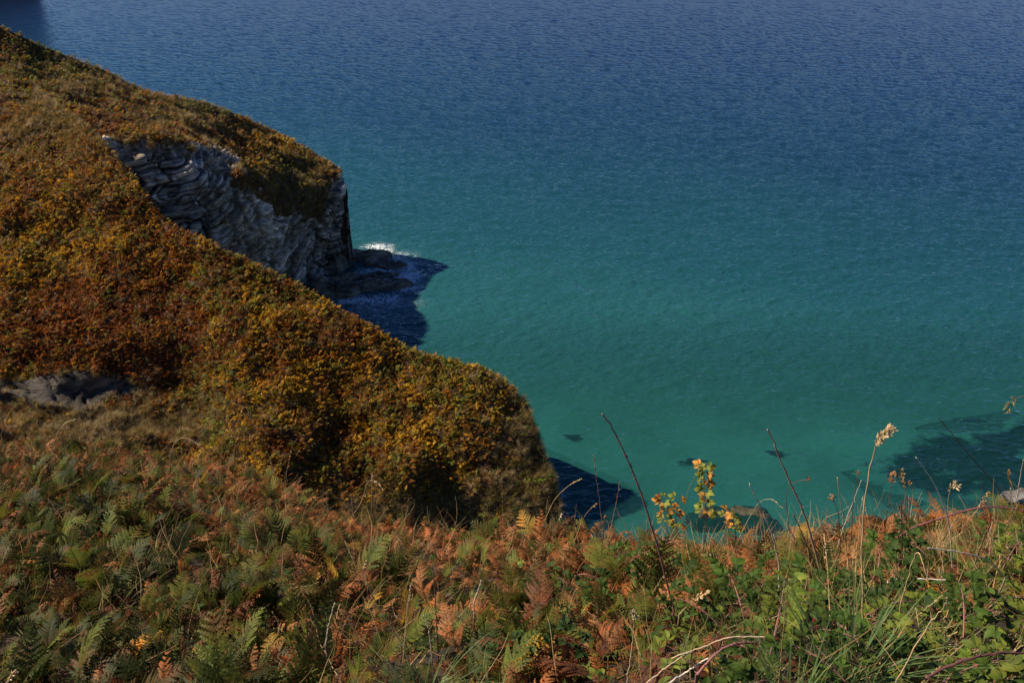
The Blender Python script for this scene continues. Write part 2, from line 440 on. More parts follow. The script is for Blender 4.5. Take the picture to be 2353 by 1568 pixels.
def ledges(p, tone=False):
    """beds of slate broken into blocks: how far each block stands out (and how light its stone is)"""
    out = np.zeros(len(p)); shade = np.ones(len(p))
    wob = np.array([mnoise.noise(Vector((q[0] * 0.12, q[1] * 0.12, q[2] * 0.12 + 4))) for q in p])
    wo2 = np.array([mnoise.noise(Vector((q[0] * 0.42 + 9, q[1] * 0.42, q[2] * 0.6))) for q in p])
    wo3 = np.array([mnoise.noise(Vector((q[0] * 1.1 + 3, q[1] * 1.1, q[2] * 1.5))) for q in p])
    q = p @ np.array([0.10, -0.20, 1.0]) + wob * 1.3 + wo2 * 0.35 + wo3 * 0.12
    lat = p[:, 0] * 0.5 + p[:, 1] * 0.85 + wob * 2.0 + wo2 * 1.6
    # joints cut the beds into blocks that have slipped and tipped against each other
    for ln, slip, tip, sd in ((6.5, 1.3, 0.55, 2.0), (2.7, 0.7, 0.45, 6.0)):
        x = lat / ln + wob * 0.8 + p[:, 2] * 0.05; j = np.floor(x); h = np.modf(np.sin(j * 91.7 + sd) * 43758.5453)[0] % 1.0; h2 = np.modf(np.sin(j * 37.3 + sd * 3) * 24634.6345)[0] % 1.0
        q = q + (h - 0.5) * slip + (x - j - 0.5) * ln * (h2 - 0.5) * tip
        e = np.minimum(x - j, 1 - x + j) * ln
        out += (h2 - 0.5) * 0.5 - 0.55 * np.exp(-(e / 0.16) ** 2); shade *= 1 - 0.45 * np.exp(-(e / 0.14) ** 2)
    for th, ln, amp, sd in ((1.7, 5.0, 0.55, 1.0), (0.62, 2.3, 0.40, 5.0), (0.33, 1.1, 0.24, 9.0)):
        i = np.floor(q / th); f = q / th - i
        h1 = np.modf(np.sin(i * 12.9898 + sd) * 43758.5453)[0] % 1.0
        x = lat / ln + h1 * 7.0
        j = np.floor(x); g = x - j
        h = np.modf(np.sin(i * 12.9898 + j * 78.233 + sd) * 43758.5453)[0] % 1.0
        edge = np.minimum(np.minimum(f, 1 - f) * th, np.minimum(g, 1 - g) * ln)
        out += amp * ((h - 0.5) * 1.7 - 0.7 * np.exp(-edge / (0.09 * th)))
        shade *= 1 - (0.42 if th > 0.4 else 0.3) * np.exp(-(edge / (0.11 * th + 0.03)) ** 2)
        shade *= 1 + (h1 * 0.6 + h * 0.4 - 0.5) * (0.5, 0.55, 0.5)[(th < 1) + (th < .5)]
    return (out, shade) if tone else out

def headland(name, ridge, bottom, depth, nc, nr, drop, rockpoly, lump, strata, which, soft=22.0, profile=((0.35, 0.45), (0.9, 1.4), (1.7, 3.0), (2.8, 6.0), (3.8, 12.0), (4.6, 24.0), (5.2, 45.0)), steep=0):
    R = interp_poly(ridge, nc); B = interp_poly(bottom, nc)
    t = (np.linspace(0, 1, nr))[:, None]
    U = R[None, :, 0] * (1 - t) + B[None, :, 0] * t
    V = R[None, :, 1] * (1 - t) + B[None, :, 1] * t
    f = TPS([tuple(p) for p in list(R[::max(1, nc // 24)]) + list(B[::max(1, nc // 24)])] + depth)
    Yd = f(U, V)
    P = at(U, V, Yd)
    P[..., 2] -= drop
    n = normals_of(P)
    flip = np.sign((n * (np.array([0, 0, CAMH]) - P)).sum(-1))[..., None]
    n *= np.where(flip == 0, 1, flip)
    flat = P.reshape(-1, 3)
    # rock mask from the outline, softened by noise
    nz = fnoise(flat, 0.30, 3.1, 5).reshape(U.shape)
    nz2 = fnoise(flat, 0.30, 9.7, 5).reshape(U.shape)
    rock = np.zeros(U.shape)
    for dx, dy in ((0, 0), (1, 0), (-1, 0), (0, 1), (0, -1)):
        for poly in rockpoly:
            rock = rock + inside(poly, U + nz * soft * 1.2 + dx * 5, V + nz2 * soft + dy * 5) / 5.0
    rock = np.clip(rock, 0, 1)
    # lumps of the turf, ledges of the rock
    l1 = (fnoise(flat, 0.13, 1.7, 3) + 0.55 * fnoise(flat, 0.42, 6.2, 2)).reshape(U.shape) * lump
    fade = np.clip(t / 0.05, 0.15, 1)
    q = flat @ np.array([0.14, -0.20, 1.0])
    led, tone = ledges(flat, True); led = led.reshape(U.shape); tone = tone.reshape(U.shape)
    bl = fnoise(flat, 0.16, 5.5, 3).reshape(U.shape)
    disp = l1 * (1 - rock) * fade + (led * strata + bl * strata * 0.9) * rock ** 2 * np.clip(t / 0.05, 0.3, 1)
    P = P + n * disp[..., None]
    # back of the ridge: rounds over and falls to the water
    T = np.gradient(P[0], axis=0); T[:, 2] = 0
    out = np.stack([-T[:, 1], T[:, 0]], -1); out /= np.linalg.norm(out, axis=-1, keepdims=True) + 1e-9
    sgn = np.where((out * np.array([0.3, 1.0])).sum(-1) < 0, -1, 1)[:, None]
    out = out * sgn
    widen = np.interp(np.arange(nc), [steep - 70, steep], [1.0, 0.06])
    if which == 'near':
        b_ = np.clip((np.arange(nc) - (steep - 60)) / 30, 0, 1)[:, None]
        out = out * (1 - b_) + np.array([0.0, 1.0]) * b_; out /= np.linalg.norm(out, axis=-1, keepdims=True)
        widen = np.interp(np.arange(nc), [steep - 70, steep - 30, steep, nc - 1], [1.0, 2.0, 1.7, 0.5])
    back = []
    for k, (d, dz) in enumerate(profile):
        row = P[0].copy(); row[:, :2] += out * d * widen[:, None]; row[:, 2] = np.maximum(row[:, 2] - dz, -3.0 - 0.1 * k)
        back.append(row)
    jag = (ledges(np.concatenate(back)) * 0.6 * strata).reshape(len(back), nc) * (rock[0][None] if strata > 0.4 else 0.0)
    jag = jag * np.where(np.arange(nc) > steep, 0.45, 1.0)
    back = [r + np.concatenate([out * j[:, None], 0 * j[:, None]], 1) for r, j in zip(back, jag)]
    foot = P[-1].copy(); foot[:, 2] = np.minimum(foot[:, 2], 0) - 4.0; foot[:, 1] -= 1.0
    mid = P[-1] * 0.5 + foot * 0.5
    full = np.concatenate([np.array(back[::-1]), P, mid[None], foot[None]], 0)
    nb = len(back)
    fr, fc = full.shape[:2]
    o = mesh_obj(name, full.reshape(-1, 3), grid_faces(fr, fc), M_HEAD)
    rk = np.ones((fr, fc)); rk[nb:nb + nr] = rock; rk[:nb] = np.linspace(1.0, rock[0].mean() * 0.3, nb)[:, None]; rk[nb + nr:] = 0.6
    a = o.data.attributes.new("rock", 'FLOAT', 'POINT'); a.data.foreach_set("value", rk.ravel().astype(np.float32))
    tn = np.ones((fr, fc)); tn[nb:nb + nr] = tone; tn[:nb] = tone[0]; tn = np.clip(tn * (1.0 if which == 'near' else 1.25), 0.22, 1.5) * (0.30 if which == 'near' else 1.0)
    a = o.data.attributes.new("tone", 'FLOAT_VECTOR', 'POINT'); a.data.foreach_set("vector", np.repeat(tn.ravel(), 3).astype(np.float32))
    tag(o, kind='structure')
    x = np.array(back[:2][::-1]); dup = lambda A: np.concatenate([A[:1], A[:1], A], 0)
    P2 = np.concatenate([x, P], 0)
    return dict(P=P2, U=dup(U), V=dup(V), N=normals_of(P2), rock=dup(rock), obj=o)

near_ridge = [(-260, 60, 112), (-100, 125, 108), (0, 165, 104), (58, 186, 100), (110, 226, 94), (200, 292, 87), (290, 395, 81), (370, 497, 78), (460, 545, 75.5), (560, 592, 74), (670, 645, 72), (780, 706, 70), (860, 752, 69), (930, 795, 68), (1050, 830, 66), (1110, 846, 65.2), (1150, 868, 64.5), (1200, 912, 63.5), (1222, 960, 62.5), (1240, 1010, 61.5), (1260, 1065, 60.5), (1276, 1120, 59.3), (1281, 1190, 57.7), (1279, 1260, 56.3)]
near_bottom = [(-330, 1080, 55), (-250, 1085, 55), (-160, 1085, 55), (-60, 1080, 55), (40, 1080, 55), (130, 1085, 54.8), (220, 1090, 54.5), (310, 1095, 54.5), (400, 1100, 54.5), (490, 1120, 53.8), (580, 1150, 53.5), (670, 1190, 53.4), (750, 1225, 53.5), (830, 1250, 53.7), (910, 1265, 54), (980, 1275, 54.2), (1040, 1280, 54.5), (1090, 1283, 54.7), (1130, 1285, 54.9), (1165, 1287, 55.1), (1195, 1290, 55.3), (1225, 1292, 55.5), (1250, 1295, 55.6), (1270, 1298, 55.7)]
near_depth = [(0, 300, 90), (0, 500, 79), (0, 700, 69), (0, 830, 63.5), (0, 862, 62.6), (0, 905, 62.0), (0, 985, 58.2),
              (200, 500, 79), (200, 700, 70), (220, 830, 64.5), (220, 862, 63.8), (220, 905, 63.0), (200, 985, 59),
              (430, 700, 70.5), (440, 830, 66.2), (440, 900, 64.5), (440, 1000, 59.8),
              (520, 800, 65.6), (540, 900, 62.0), (560, 1000, 58.4), (600, 760, 66.8), (620, 850, 63.2), (660, 1000, 58.8), (730, 1040, 58.6),
              (780, 850, 65.0), (800, 1000, 60.4), (790, 1150, 56.1), (900, 900, 63.6), (920, 1050, 58.3),
              (1000, 1000, 61.0), (1000, 1190, 56.2), (1100, 1000, 60.8), (1150, 1100, 58.6), (1210, 1100, 58.9)]
near_rock = [[(-60, 846), (60, 858), (180, 850), (300, 860), (345, 900), (240, 908), (130, 930), (-60, 925)]]
near = headland("near_headland", near_ridge, near_bottom, near_depth, 330, 170, 0.30, near_rock, 0.95, 0.39, 'near', 24, steep=240)

far_ridge = [(-330, -60, 100), (-150, -5, 104), (0, 58, 106), (90, 97, 107), (240, 157, 109), (330, 202, 110.5), (420, 222, 114.5), (500, 243, 119.5), (570, 270, 122.5), (640, 303, 125), (690, 330, 124.5), (735, 356, 123.3), (765, 372, 122.2), (782, 386, 121.2), (790, 412, 120.6), (793, 450, 120.2), (790, 490, 119.8), (784, 525, 119.8), (788, 560, 120.0), (784, 600, 120.2), (772, 640, 119.0)]
far_bottom = [(-330, 420, 86), (-150, 480, 86), (0, 600, 86.5), (100, 660, 87), (200, 720, 88), (290, 730, 90), (370, 720, 92), (430, 705, 94), (490, 692, 96.5), (550, 682, 99.5), (600, 678, 102.5), (640, 675, 105.5), (670, 673, 108.5), (695, 672, 110.5), (712, 670, 112), (725, 668, 113.2), (735, 666, 114.2), (742, 664, 115), (748, 662, 115.6), (754, 660, 116.2), (760, 660, 116.8)]
far_depth = [(-100, 150, 101), (0, 130, 102.5), (0, 200, 97), (90, 160, 103), (90, 220, 95.5), (220, 220, 101), (215, 280, 93.5), (215, 315, 90.6), (220, 400, 89.6), (220, 520, 88.5),
             (330, 245, 103), (330, 290, 96.5), (330, 318, 93.4), (370, 305, 96), (370, 335, 93.4), (370, 420, 92), (370, 500, 90.5), (440, 300, 103), (440, 345, 95.6), (440, 400, 93.2), (540, 320, 112), (540, 365, 104), (540, 388, 99.2), (540, 430, 97.3), (540, 560, 94.5), (600, 448, 102),
             (640, 380, 113), (690, 380, 117.5), (640, 470, 107), (640, 560, 105), (720, 430, 114.2), (740, 510, 116.2), (735, 600, 115.5)]
far_rock = [[(200, 318), (330, 322), (440, 328), (520, 345), (548, 368), (552, 418), (600, 448), (650, 478), (700, 502), (742, 508), (748, 425), (772, 398), (860, 392), (860, 700), (700, 760), (150, 760), (150, 330)]]
far = headland("far_headland", far_ridge, far_bottom, far_depth, 560, 330, 0.30, far_rock, 0.8, 1.0, 'far', 24, steep=314)

# ------------------------------------------------------------------ things: builders
def tube(path, r0, r1, sides=6, thorns=0, seed=0, taper=1.0, nodes=0.0):
    """a stem along a path of points; thorns are small cones"""
    r = random.Random(seed)
    V, F = [], []
    n = len(path)
    for i, p in enumerate(path):
        d = (path[min(i + 1, n - 1)] - path[max(i - 1, 0)]).normalized()
        x = d.orthogonal().normalized(); y = d.cross(x)
        s = (i / (n - 1)) ** taper
        w = (r0 * (1 - s) + r1 * s) * (1 + nodes * (r.random() - .3) * (1 if i % 5 == 0 else .2))
        for k in range(sides):
            a = k * 2 * math.pi / sides
            V.append(p + x * math.cos(a) * w + y * math.sin(a) * w)
    for i in range(n - 1):
        for k in range(sides):
            F.append((i * sides + k, i * sides + (k + 1) % sides, (i + 1) * sides + (k + 1) % sides, (i + 1) * sides + k))
    F.append(tuple(range(sides))[::-1]); F.append(tuple((n - 1) * sides + k for k in range(sides)))
    for j in range(thorns):
        f = r.random() * (n - 1.01); i = int(f); p = path[i].lerp(path[i + 1], f - i)
        d = (path[i + 1] - path[i]).normalized(); x = d.orthogonal().normalized(); y = d.cross(x)
        a = r.random() * 6.28; s = f / (n - 1); w = r0 * (1 - s) + r1 * s
        o = x * math.cos(a) + y * math.sin(a); q = o.cross(d); b = p + o * w * 0.7; t = max(w * 1.0, 0.0025)
        n0 = len(V); V += [b + d * t, b - d * t * .5 + q * t * .6, b - d * t * .5 - q * t * .6, b + o * t * 2.2 - d * t * 0.8]
        F += [(n0, n0 + 1, n0 + 3), (n0 + 1, n0 + 2, n0 + 3), (n0 + 2, n0, n0 + 3)]
    return V, F

def smooth_path(pts, n):
    a = interp_poly([tuple(p) for p in pts], n)
    return [Vector(p) for p in a]

def pix_path(uv, y0, dy=0.0, n=24, wob=0.0, seed=0):
    """photo points of a stem standing at distance y0; it may lean dy away by its tip. First point = base."""
    r = random.Random(seed)
    k = len(uv)
    pts = [Vector(at(u, v, y0 + dy * i / max(1, k - 1))) for i, (u, v) in enumerate(uv)]
    p = smooth_path(pts, n)
    if wob:
        p = [q + Vector((r.gauss(0, wob), r.gauss(0, wob), 0)) * min(1, i / 3) for i, q in enumerate(p)]
    return p

def part_mesh(name, V, F, mat, root, color, smooth=True):
    o = root.matrix_world if False else None
    L = root.location
    me = bpy.data.meshes.new(name)
    me.from_pydata([tuple(Vector(v) - L) for v in V], [], F); me.update()
    if smooth: me.polygons.foreach_set("use_smooth", [True] * len(me.polygons))
    me.materials.append(mat)
    return data_obj(name, me, root, color)

def seed_head(path, seed, size, n=40, slim=1.0):
    """a grass ear: many small spikelets round the top of the stalk"""
    r = random.Random(seed); V, F = [], []
    for i in range(n):
        f = r.random() * (len(path) - 1.01); k = int(f); p = path[k].lerp(path[k + 1], f - k)
        d = (path[k + 1] - path[k]).normalized(); x = d.orthogonal().normalized(); y = d.cross(x)
        a = r.random() * 6.28; o = (x * math.cos(a) + y * math.sin(a))
        t = math.sin(math.pi * (0.12 + 0.80 * f / (len(path) - 1)))
        s = size * (0.6 + 0.6 * r.random()) * (0.4 + 0.6 * t)
        c = p + o * s * 0.45 * slim; ax = (d * 1.2 + o * 0.7 * slim).normalized(); q = ax.cross(o).normalized(); z = ax.cross(q)
        n0 = len(V)
        V += [c - ax * s * .5, c + q * s * .22, c + z * s * .22, c - q * s * .22, c - z * s * .22, c + ax * s * .75]
        for m in range(4):
            a_, b_ = 1 + m, 1 + (m + 1) % 4
            F += [(n0, n0 + b_, n0 + a_), (n0 + 5, n0 + a_, n0 + b_)]
    return V, F

def ribbon(path, w, seed=0):
    r = random.Random(seed); V, F = [], []
    tw = r.random() * 3
    for i, p in enumerate(path):
        d = (path[min(i + 1, len(path) - 1)] - path[max(i - 1, 0)]).normalized()
        x = d.orthogonal().normalized(); y = d.cross(x); a = tw + i * 0.05
        s = i / (len(path) - 1); ww = w * (1 - s ** 2) * 0.5 + 0.0006
        o = x * math.cos(a) + y * math.sin(a); V += [p - o * ww, p + o * ww]
    for i in range(len(path) - 1): F.append((2 * i, 2 * i + 1, 2 * i + 3, 2 * i + 2))
    return V, F

def leaflet(V, F, base, d, nrm, ln, wd, r, curl=0.2, fold=0.25):
    """a toothed oval leaflet with a sunk midrib"""
    side = d.cross(nrm).normalized(); nrm = side.cross(d).normalized()
    prof = (0.0, 0.62, 0.95, 1.0, 0.82, 0.5, 0.0)
    n = len(prof); n0 = len(V)
    for i, w in enumerate(prof):
        s = i / (n - 1)
        c = base + d * ln * s - nrm * ln * curl * s * s
        e = w * wd * (1 + (r.random() - .5) * 0.22)
        V += [c + side * e + nrm * e * fold + d * ln * 0.03 * r.random(), c.copy(), c - side * e + nrm * e * fold + d * ln * 0.03 * r.random()]
    for i in range(n - 1):
        a = n0 + 3 * i
        F += [(a, a + 1, a + 4, a + 3), (a + 1, a + 2, a + 5, a + 4)]

def compound_leaf(name, seed, mat, size=0.06, k=3):
    """bramble leaf: stalk and three (or five) toothed leaflets; starts at the origin, along +X, faces +Z"""
    r = random.Random(seed); V, F = [], []
    st = [Vector((0, 0, 0)), Vector((size * .5, 0, size * .12)), Vector((size * .9, 0, size * .12))]
    v, f = tube(st, 0.0011, 0.0009, 4); V += v; F += f
    c = st[-1]
    for a in ((0, 62, -62) if k == 3 else (0, 50, -50, 105, -105)):
        an = math.radians(a + 10 * (r.random() - .5))
        d = Vector((math.cos(an), math.sin(an), 0.1 * (r.random() - .3))).normalized()
        nrm = Vector((0.25 * (r.random() - .5), 0.25 * (r.random() - .5), 1)).normalized()
        ln = size * (1.15 if a == 0 else 0.95) * (0.9 + .2 * r.random())
        leaflet(V, F, c + d * size * .06, d, nrm, ln, ln * 0.36, r, 0.15 + .3 * r.random(), 0.18 + 0.2 * r.random())
    return raw_mesh(name, V, F, mat)

def copy_tree(o, parent=None):
    c = o.copy(); COL.objects.link(c); c.parent = parent
    for ch in o.children: copy_tree(ch, c)
    return c

def vary_color(c, r, amt=0.25):
    f = 1 + (r.random() - .5) * 2 * amt
    return tuple(max(0, x * f * (1 + (r.random() - .5) * amt * .5)) for x in c)

# ------------------------------------------------------------------ near slope the camera stands on
fg_e = np.array([(-900, 905, 22), (-500, 930, 18.5), (-300, 955, 17), (0, 992, 16), (200, 1008, 15.4), (420, 1040, 14.6), (520, 1060, 14), (640, 1098, 12.8), (760, 1166, 11.5), (880, 1185, 10.6), (1000, 1202, 9.8), (1176, 1218, 9.0), (1400, 1230, 8.6), (1600, 1228, 8.3), (1800, 1220, 7.9), (1900, 1206, 7.7), (2100, 1196, 7.4), (2352, 1172, 7.0), (2700, 1145, 6.5), (3300, 1120, 6.0)], float)
fg_b = np.array([(-900, 4.6), (-300, 4.1), (0, 3.9), (600, 3.6), (1176, 3.0), (1800, 2.5), (2352, 2.4), (3300, 2.3)], float)
def fg_depth(u, v):
    ve = np.interp(u, fg_e[:, 0], fg_e[:, 1]); ye = np.interp(u, fg_e[:, 0], fg_e[:, 2]); yb = np.interp(u, fg_b[:, 0], fg_b[:, 1])
    t = (v - ve) / (1568 - ve)
    return 1.0 / ((1 - t) / ye + t / yb), t
def near_slope():
    nc, nr = 300, 130
    u = np.linspace(-900, 3300, nc)
    ve = np.interp(u, fg_e[:, 0], fg_e[:, 1])
    t = np.linspace(0, 1, nr)[:, None] ** 1.15
    U = np.repeat(u[None], nr, 0); V = ve[None] * (1 - t) + 1568 * t
    Yd, tt = fg_depth(U, V)
    P = at(U, V, Yd)
    P[..., 2] -= 0.26 + 0.10 * np.clip(U / -1000 + 1.2, 0, 1) + np.clip(tt, 0, 1) * 0.14
    P[..., 2] += fnoise(P.reshape(-1, 3), 0.5, 4.0, 3).reshape(U.shape) * 0.12
    front = []
    for d, dz in ((0.5, 0.5), (1.0, 1.3), (1.6, 3.0), (2.2, 6.0), (3.5, 14.0), (6.0, 30.0), (9.0, 60.0)):
        r = P[0].copy(); r[:, 1] += d; r[:, 2] = np.maximum(r[:, 2] - dz, -4.0 - dz * 0.02); front.append(r)
    back = []
    for d, z in ((1.2, 0.55), (2.4, 1.0), (6.0, 1.25), (16.0, 1.4)):
        r = P[-1].copy(); r[:, 1] -= d; r[:, 2] = np.minimum(r[:, 2] + z * 1.1, 48.6); back.append(r)
    full = np.concatenate([np.array(front[::-1]), P, np.array(back)], 0)
    o = mesh_obj("hillside", full.reshape(-1, 3), grid_faces(*full.shape[:2]), EARTH)
    tag(o, kind='structure')
    return dict(P=P, U=U, V=V, N=normals_of(P), rock=np.zeros(U.shape))
fg = near_slope()

# ------------------------------------------------------------------ plant shapes
def lin(r, g, b):
    f = lambda c: (c / 255 / 12.92) if c / 255 <= 0.04045 else ((c / 255 + 0.055) / 1.055) ** 2.4
    return (f(r), f(g), f(b))

def raw_mesh(name, V, F, mat):
    me = bpy.data.meshes.new(name)
    me.from_pydata([tuple(v) for v in V], [], F); me.update()
    me.materials.append(mat)
    return me

def frond(name, seed, mat, L=0.8, pairs=13, pinnules=8, wither=0.0, stalk=0.35, arch=75, width=0.30):
    """bracken frond: bare stalk, then paired toothed pinnae, longest at the base of the blade; grows up +Z and arches to +X"""
    r = random.Random(seed)
    V, F = [], []
    ns = 22
    ang = math.radians(12 + 8 * r.random()); end = math.radians(arch + 15 * r.random() + 35 * wither)
    pts = [Vector((0, 0, 0))]; tans = []
    side = 0.0
    for i in range(ns):
        s = i / ns
        a = ang + (end - ang) * s ** 1.3
        side += (r.random() - 0.5) * 0.05 * (1 + wither)
        d = Vector((math.sin(a), side, math.cos(a))).normalized()
        tans.append(d); pts.append(pts[-1] + d * L / ns)
    tans.append(tans[-1])
    # rachis: a thin three-sided tube
    for i, (p, d) in enumerate(zip(pts, tans)):
        w = (0.0045 * (1 - i / ns) + 0.0012) * L / 0.8
        y = Vector((0, 1, 0)); x = d.cross(y).normalized(); y = x.cross(d).normalized()
        for k in range(3):
            a = k * 2.094
            V.append(p + x * math.cos(a) * w + y * math.sin(a) * w)
    for i in range(ns):
        for k in range(3):
            F.append((i * 3 + k, i * 3 + (k + 1) % 3, (i + 1) * 3 + (k + 1) % 3, (i + 1) * 3 + k))
    for j in range(pairs):
        s = stalk + (1 - stalk) * (j + 0.3) / pairs
        f = s * ns; i = min(int(f), ns - 1)
        p0 = pts[i].lerp(pts[i + 1], f - i); d = tans[i]
        b = (s - stalk) / (1 - stalk)
        ln = width * L * (1 - b) ** 0.85 * (0.75 + 0.25 * min(1, b * 6)) + 0.012
        yv = Vector((0, 1, 0)); nv = d.cross(yv).normalized(); nv = -nv if nv.z < 0 else nv
        for sd in (-1, 1):
            if wither > 0.3 and r.random() < 0.12: continue
            l2 = ln * (0.8 + 0.35 * r.random())
            tilt = math.radians(32 + 14 * r.random())
            droop = (0.15 + 0.35 * r.random()) + wither * (0.5 + 1.1 * r.random())
            curl = wither * (r.random() * 2.2 - 0.7)
            q = p0.copy(); base = (yv * sd * math.cos(tilt) + d * math.sin(tilt)).normalized()
            m = max(3, int(pinnules * (0.45 + 0.55 * l2 / (width * L))))
            prev = None
            for k in range(m + 1):
                c = k / m
                dd = (base - nv * droop * c + d * curl * c * 0.7 + nv * 0.15).normalized()
                pw = (0.145 * l2 + 0.007) * (1 - c) ** 0.7 * 0.62 + 0.0025
                perp = dd.cross(nv).normalized()
                up = nv * (0.25 + wither * 0.9 * r.random())
                if k < m:
                    step = l2 / m
                    for s2 in (-1, 1):
                        tip = q + dd * step * 0.95 + perp * s2 * pw * (0.85 + 0.3 * r.random()) + up * pw * (r.random() - 0.35)
                        n0 = len(V)
                        V += [q.copy(), q + dd * step * 0.15 + perp * s2 * pw * 0.62, tip, q + dd * step * 0.98]
                        F.append((n0, n0 + 1, n0 + 2, n0 + 3) if s2 > 0 else (n0 + 3, n0 + 2, n0 + 1, n0))
                    q = q + dd * step
    return raw_mesh(name, V, F, mat)

def far_frond(name, seed, mat, L=0.6):
    """the same frond for plants far across the water: pinnae as single folded leaves"""
    r = random.Random(seed)
    V, F = [], []
    p = Vector((0, 0, 0)); ns = 8
    for i in range(ns):
        a = math.radians(15 + 75 * (i / ns) + 10 * r.random())
        d = Vector((math.sin(a), (r.random() - .5) * .2, math.cos(a))).normalized()
        p2 = p + d * L / ns
        if i >= 2:
            w = 0.30 * L * (1 - (i - 2) / (ns - 1.5)) + 0.02
            for sd in (-1, 1):
                tip = p + Vector((0, sd, 0)) * w * (0.8 + 0.4 * r.random()) + d * w * 0.55 - Vector((0, 0, 1)) * w * r.random() * 0.7
                n0 = len(V)
                V += [p.copy(), p.lerp(tip, 0.5) - d * 0.035, tip, p.lerp(tip, 0.55) + d * 0.045 + Vector((0, 0, .02))]
                F.append((n0, n0 + 1, n0 + 2, n0 + 3))
        p = p2
    return raw_mesh(name, V, F, mat)

def tussock(name, seed, mat, h=0.5, blades=45, w=0.012, spread=0.5, bend=1.1, r0=0.1):
    r = random.Random(seed)
    V, F = [], []
    for b in range(blades):
        a = r.random() * 6.283; rad = r.random() * r0
        base = Vector((math.cos(a) * rad, math.sin(a) * rad, -0.03)); yaw = a + (r.random() - .5) * 1.5
        out = Vector((math.cos(yaw), math.sin(yaw), 0)); sidev = Vector((-out.y, out.x, 0))
        ln = h * (0.5 + 0.6 * r.random()); th = spread * r.random(); bd = bend * (0.4 + r.random())
        n0 = len(V); p = base.copy(); k = 5
        for i in range(k + 1):
            s = i / k; ww = w * (1 - s ** 1.6) * (0.6 + 0.4 * r.random()) + 0.0008
            V += [p - sidev * ww / 2, p + sidev * ww / 2]
            ang = th + bd * s ** 1.4
            p = p + (out * math.sin(ang) + Vector((0, 0, 1)) * math.cos(ang)) * ln / k
        for i in range(k):
            F.append((n0 + 2 * i, n0 + 2 * i + 1, n0 + 2 * i + 3, n0 + 2 * i + 2))
    return raw_mesh(name, V, F, mat)

def leaf_clump(name, seed, mat, n=60, R=0.35, size=0.07):
    r = random.Random(seed)
    V, F = [], []
    for i in range(n):
        d = Vector((r.gauss(0, 1), r.gauss(0, 1), abs(r.gauss(0, 1)))).normalized()
        c = d * R * (0.5 + 0.5 * r.random()); c.z *= 0.8
        x = Vector((r.gauss(0, 1), r.gauss(0, 1), r.gauss(0, .6))).normalized(); y = x.cross(d + Vector((.01, .02, .03))).normalized()
        s = size * (0.6 + 0.7 * r.random()); n0 = len(V)
        V += [c - x * s, c + y * s * .45, c + x * s, c - y * s * .45]; F.append((n0, n0 + 1, n0 + 2, n0 + 3))
    return raw_mesh(name, V, F, mat)

# ------------------------------------------------------------------ plant cover: instances on points
def proto_collection(name, meshes):
    c = bpy.data.collections.new(name)
    for i, me in enumerate(meshes):
        c.objects.link(bpy.data.objects.new(f"{name}_{i:02d}", me))
    return c

def scatter(name, pts, rots, scl, idx, cols, coll, label, cat):
    me = bpy.data.meshes.new(name)
    n = len(pts)
    me.vertices.add(n)
    me.vertices.foreach_set("co", np.asarray(pts, np.float32).ravel())
    def att(nm, ty, key, data):
        a = me.attributes.new(nm, ty, 'POINT'); a.data.foreach_set(key, np.ascontiguousarray(data).ravel())
    att("rot", 'FLOAT_VECTOR', "vector", np.asarray(rots, np.float32))
    att("scl", 'FLOAT', "value", np.asarray(scl, np.float32))
    att("idx", 'INT', "value", np.asarray(idx, np.int32))
    att("col", 'FLOAT_VECTOR', "vector", np.asarray(cols, np.float32))
    o = bpy.data.objects.new(name, me); COL.objects.link(o)
    ng = bpy.data.node_groups.new(name, 'GeometryNodeTree')
    ng.interface.new_socket("Geometry", in_out='INPUT', socket_type='NodeSocketGeometry')
    ng.interface.new_socket("Geometry", in_out='OUTPUT', socket_type='NodeSocketGeometry')
    gi = ng.nodes.new("NodeGroupInput"); go = ng.nodes.new("NodeGroupOutput")
    iop = ng.nodes.new("GeometryNodeInstanceOnPoints")
    ci = ng.nodes.new("GeometryNodeCollectionInfo"); ci.inputs["Collection"].default_value = coll
    ci.inputs["Separate Children"].default_value = True; ci.inputs["Reset Children"].default_value = True
    def named(nm, ty):
        a = ng.nodes.new("GeometryNodeInputNamedAttribute"); a.data_type = ty; a.inputs["Name"].default_value = nm
        return a.outputs["Attribute"]
    ng.links.new(gi.outputs[0], iop.inputs["Points"]); ng.links.new(ci.outputs[0], iop.inputs["Instance"])
    iop.inputs["Pick Instance"].default_value = True
    ng.links.new(named("idx", 'INT'), iop.inputs["Instance Index"])
    ng.links.new(named("rot", 'FLOAT_VECTOR'), iop.inputs["Rotation"])
    ng.links.new(named("scl", 'FLOAT'), iop.inputs["Scale"])
    ng.links.new(iop.outputs[0], go.inputs[0])
    o.modifiers.new("cover", 'NODES').node_group = ng
    tag(o, label, cat, kind='stuff')
    return o

def sample_surface(S, n, weight=None):
    P = S['P']
    e1 = P[1:, :-1] - P[:-1, :-1]; e2 = P[:-1, 1:] - P[:-1, :-1]
    A = np.linalg.norm(np.cross(e1, e2), axis=-1)
    w = A if weight is None else A * weight[:-1, :-1]
    w = w.ravel() / w.sum()
    k = rng.choice(len(w), n, p=w)
    nc = P.shape[1] - 1
    i, j = k // nc, k % nc
    a, b = rng.random(n), rng.random(n)
    bl = lambda X: (X[i, j].T * (1 - a) * (1 - b) + X[i + 1, j].T * a * (1 - b) + X[i, j + 1].T * (1 - a) * b + X[i + 1, j + 1].T * a * b).T
    return bl(P), bl(S['U']), bl(S['V']), bl(S['N']), bl(S['rock'])

def noise_at(p, scale, seed):
    return np.array([mnoise.noise(Vector((q[0] * scale + seed, q[1] * scale, q[2] * scale))) for q in p])

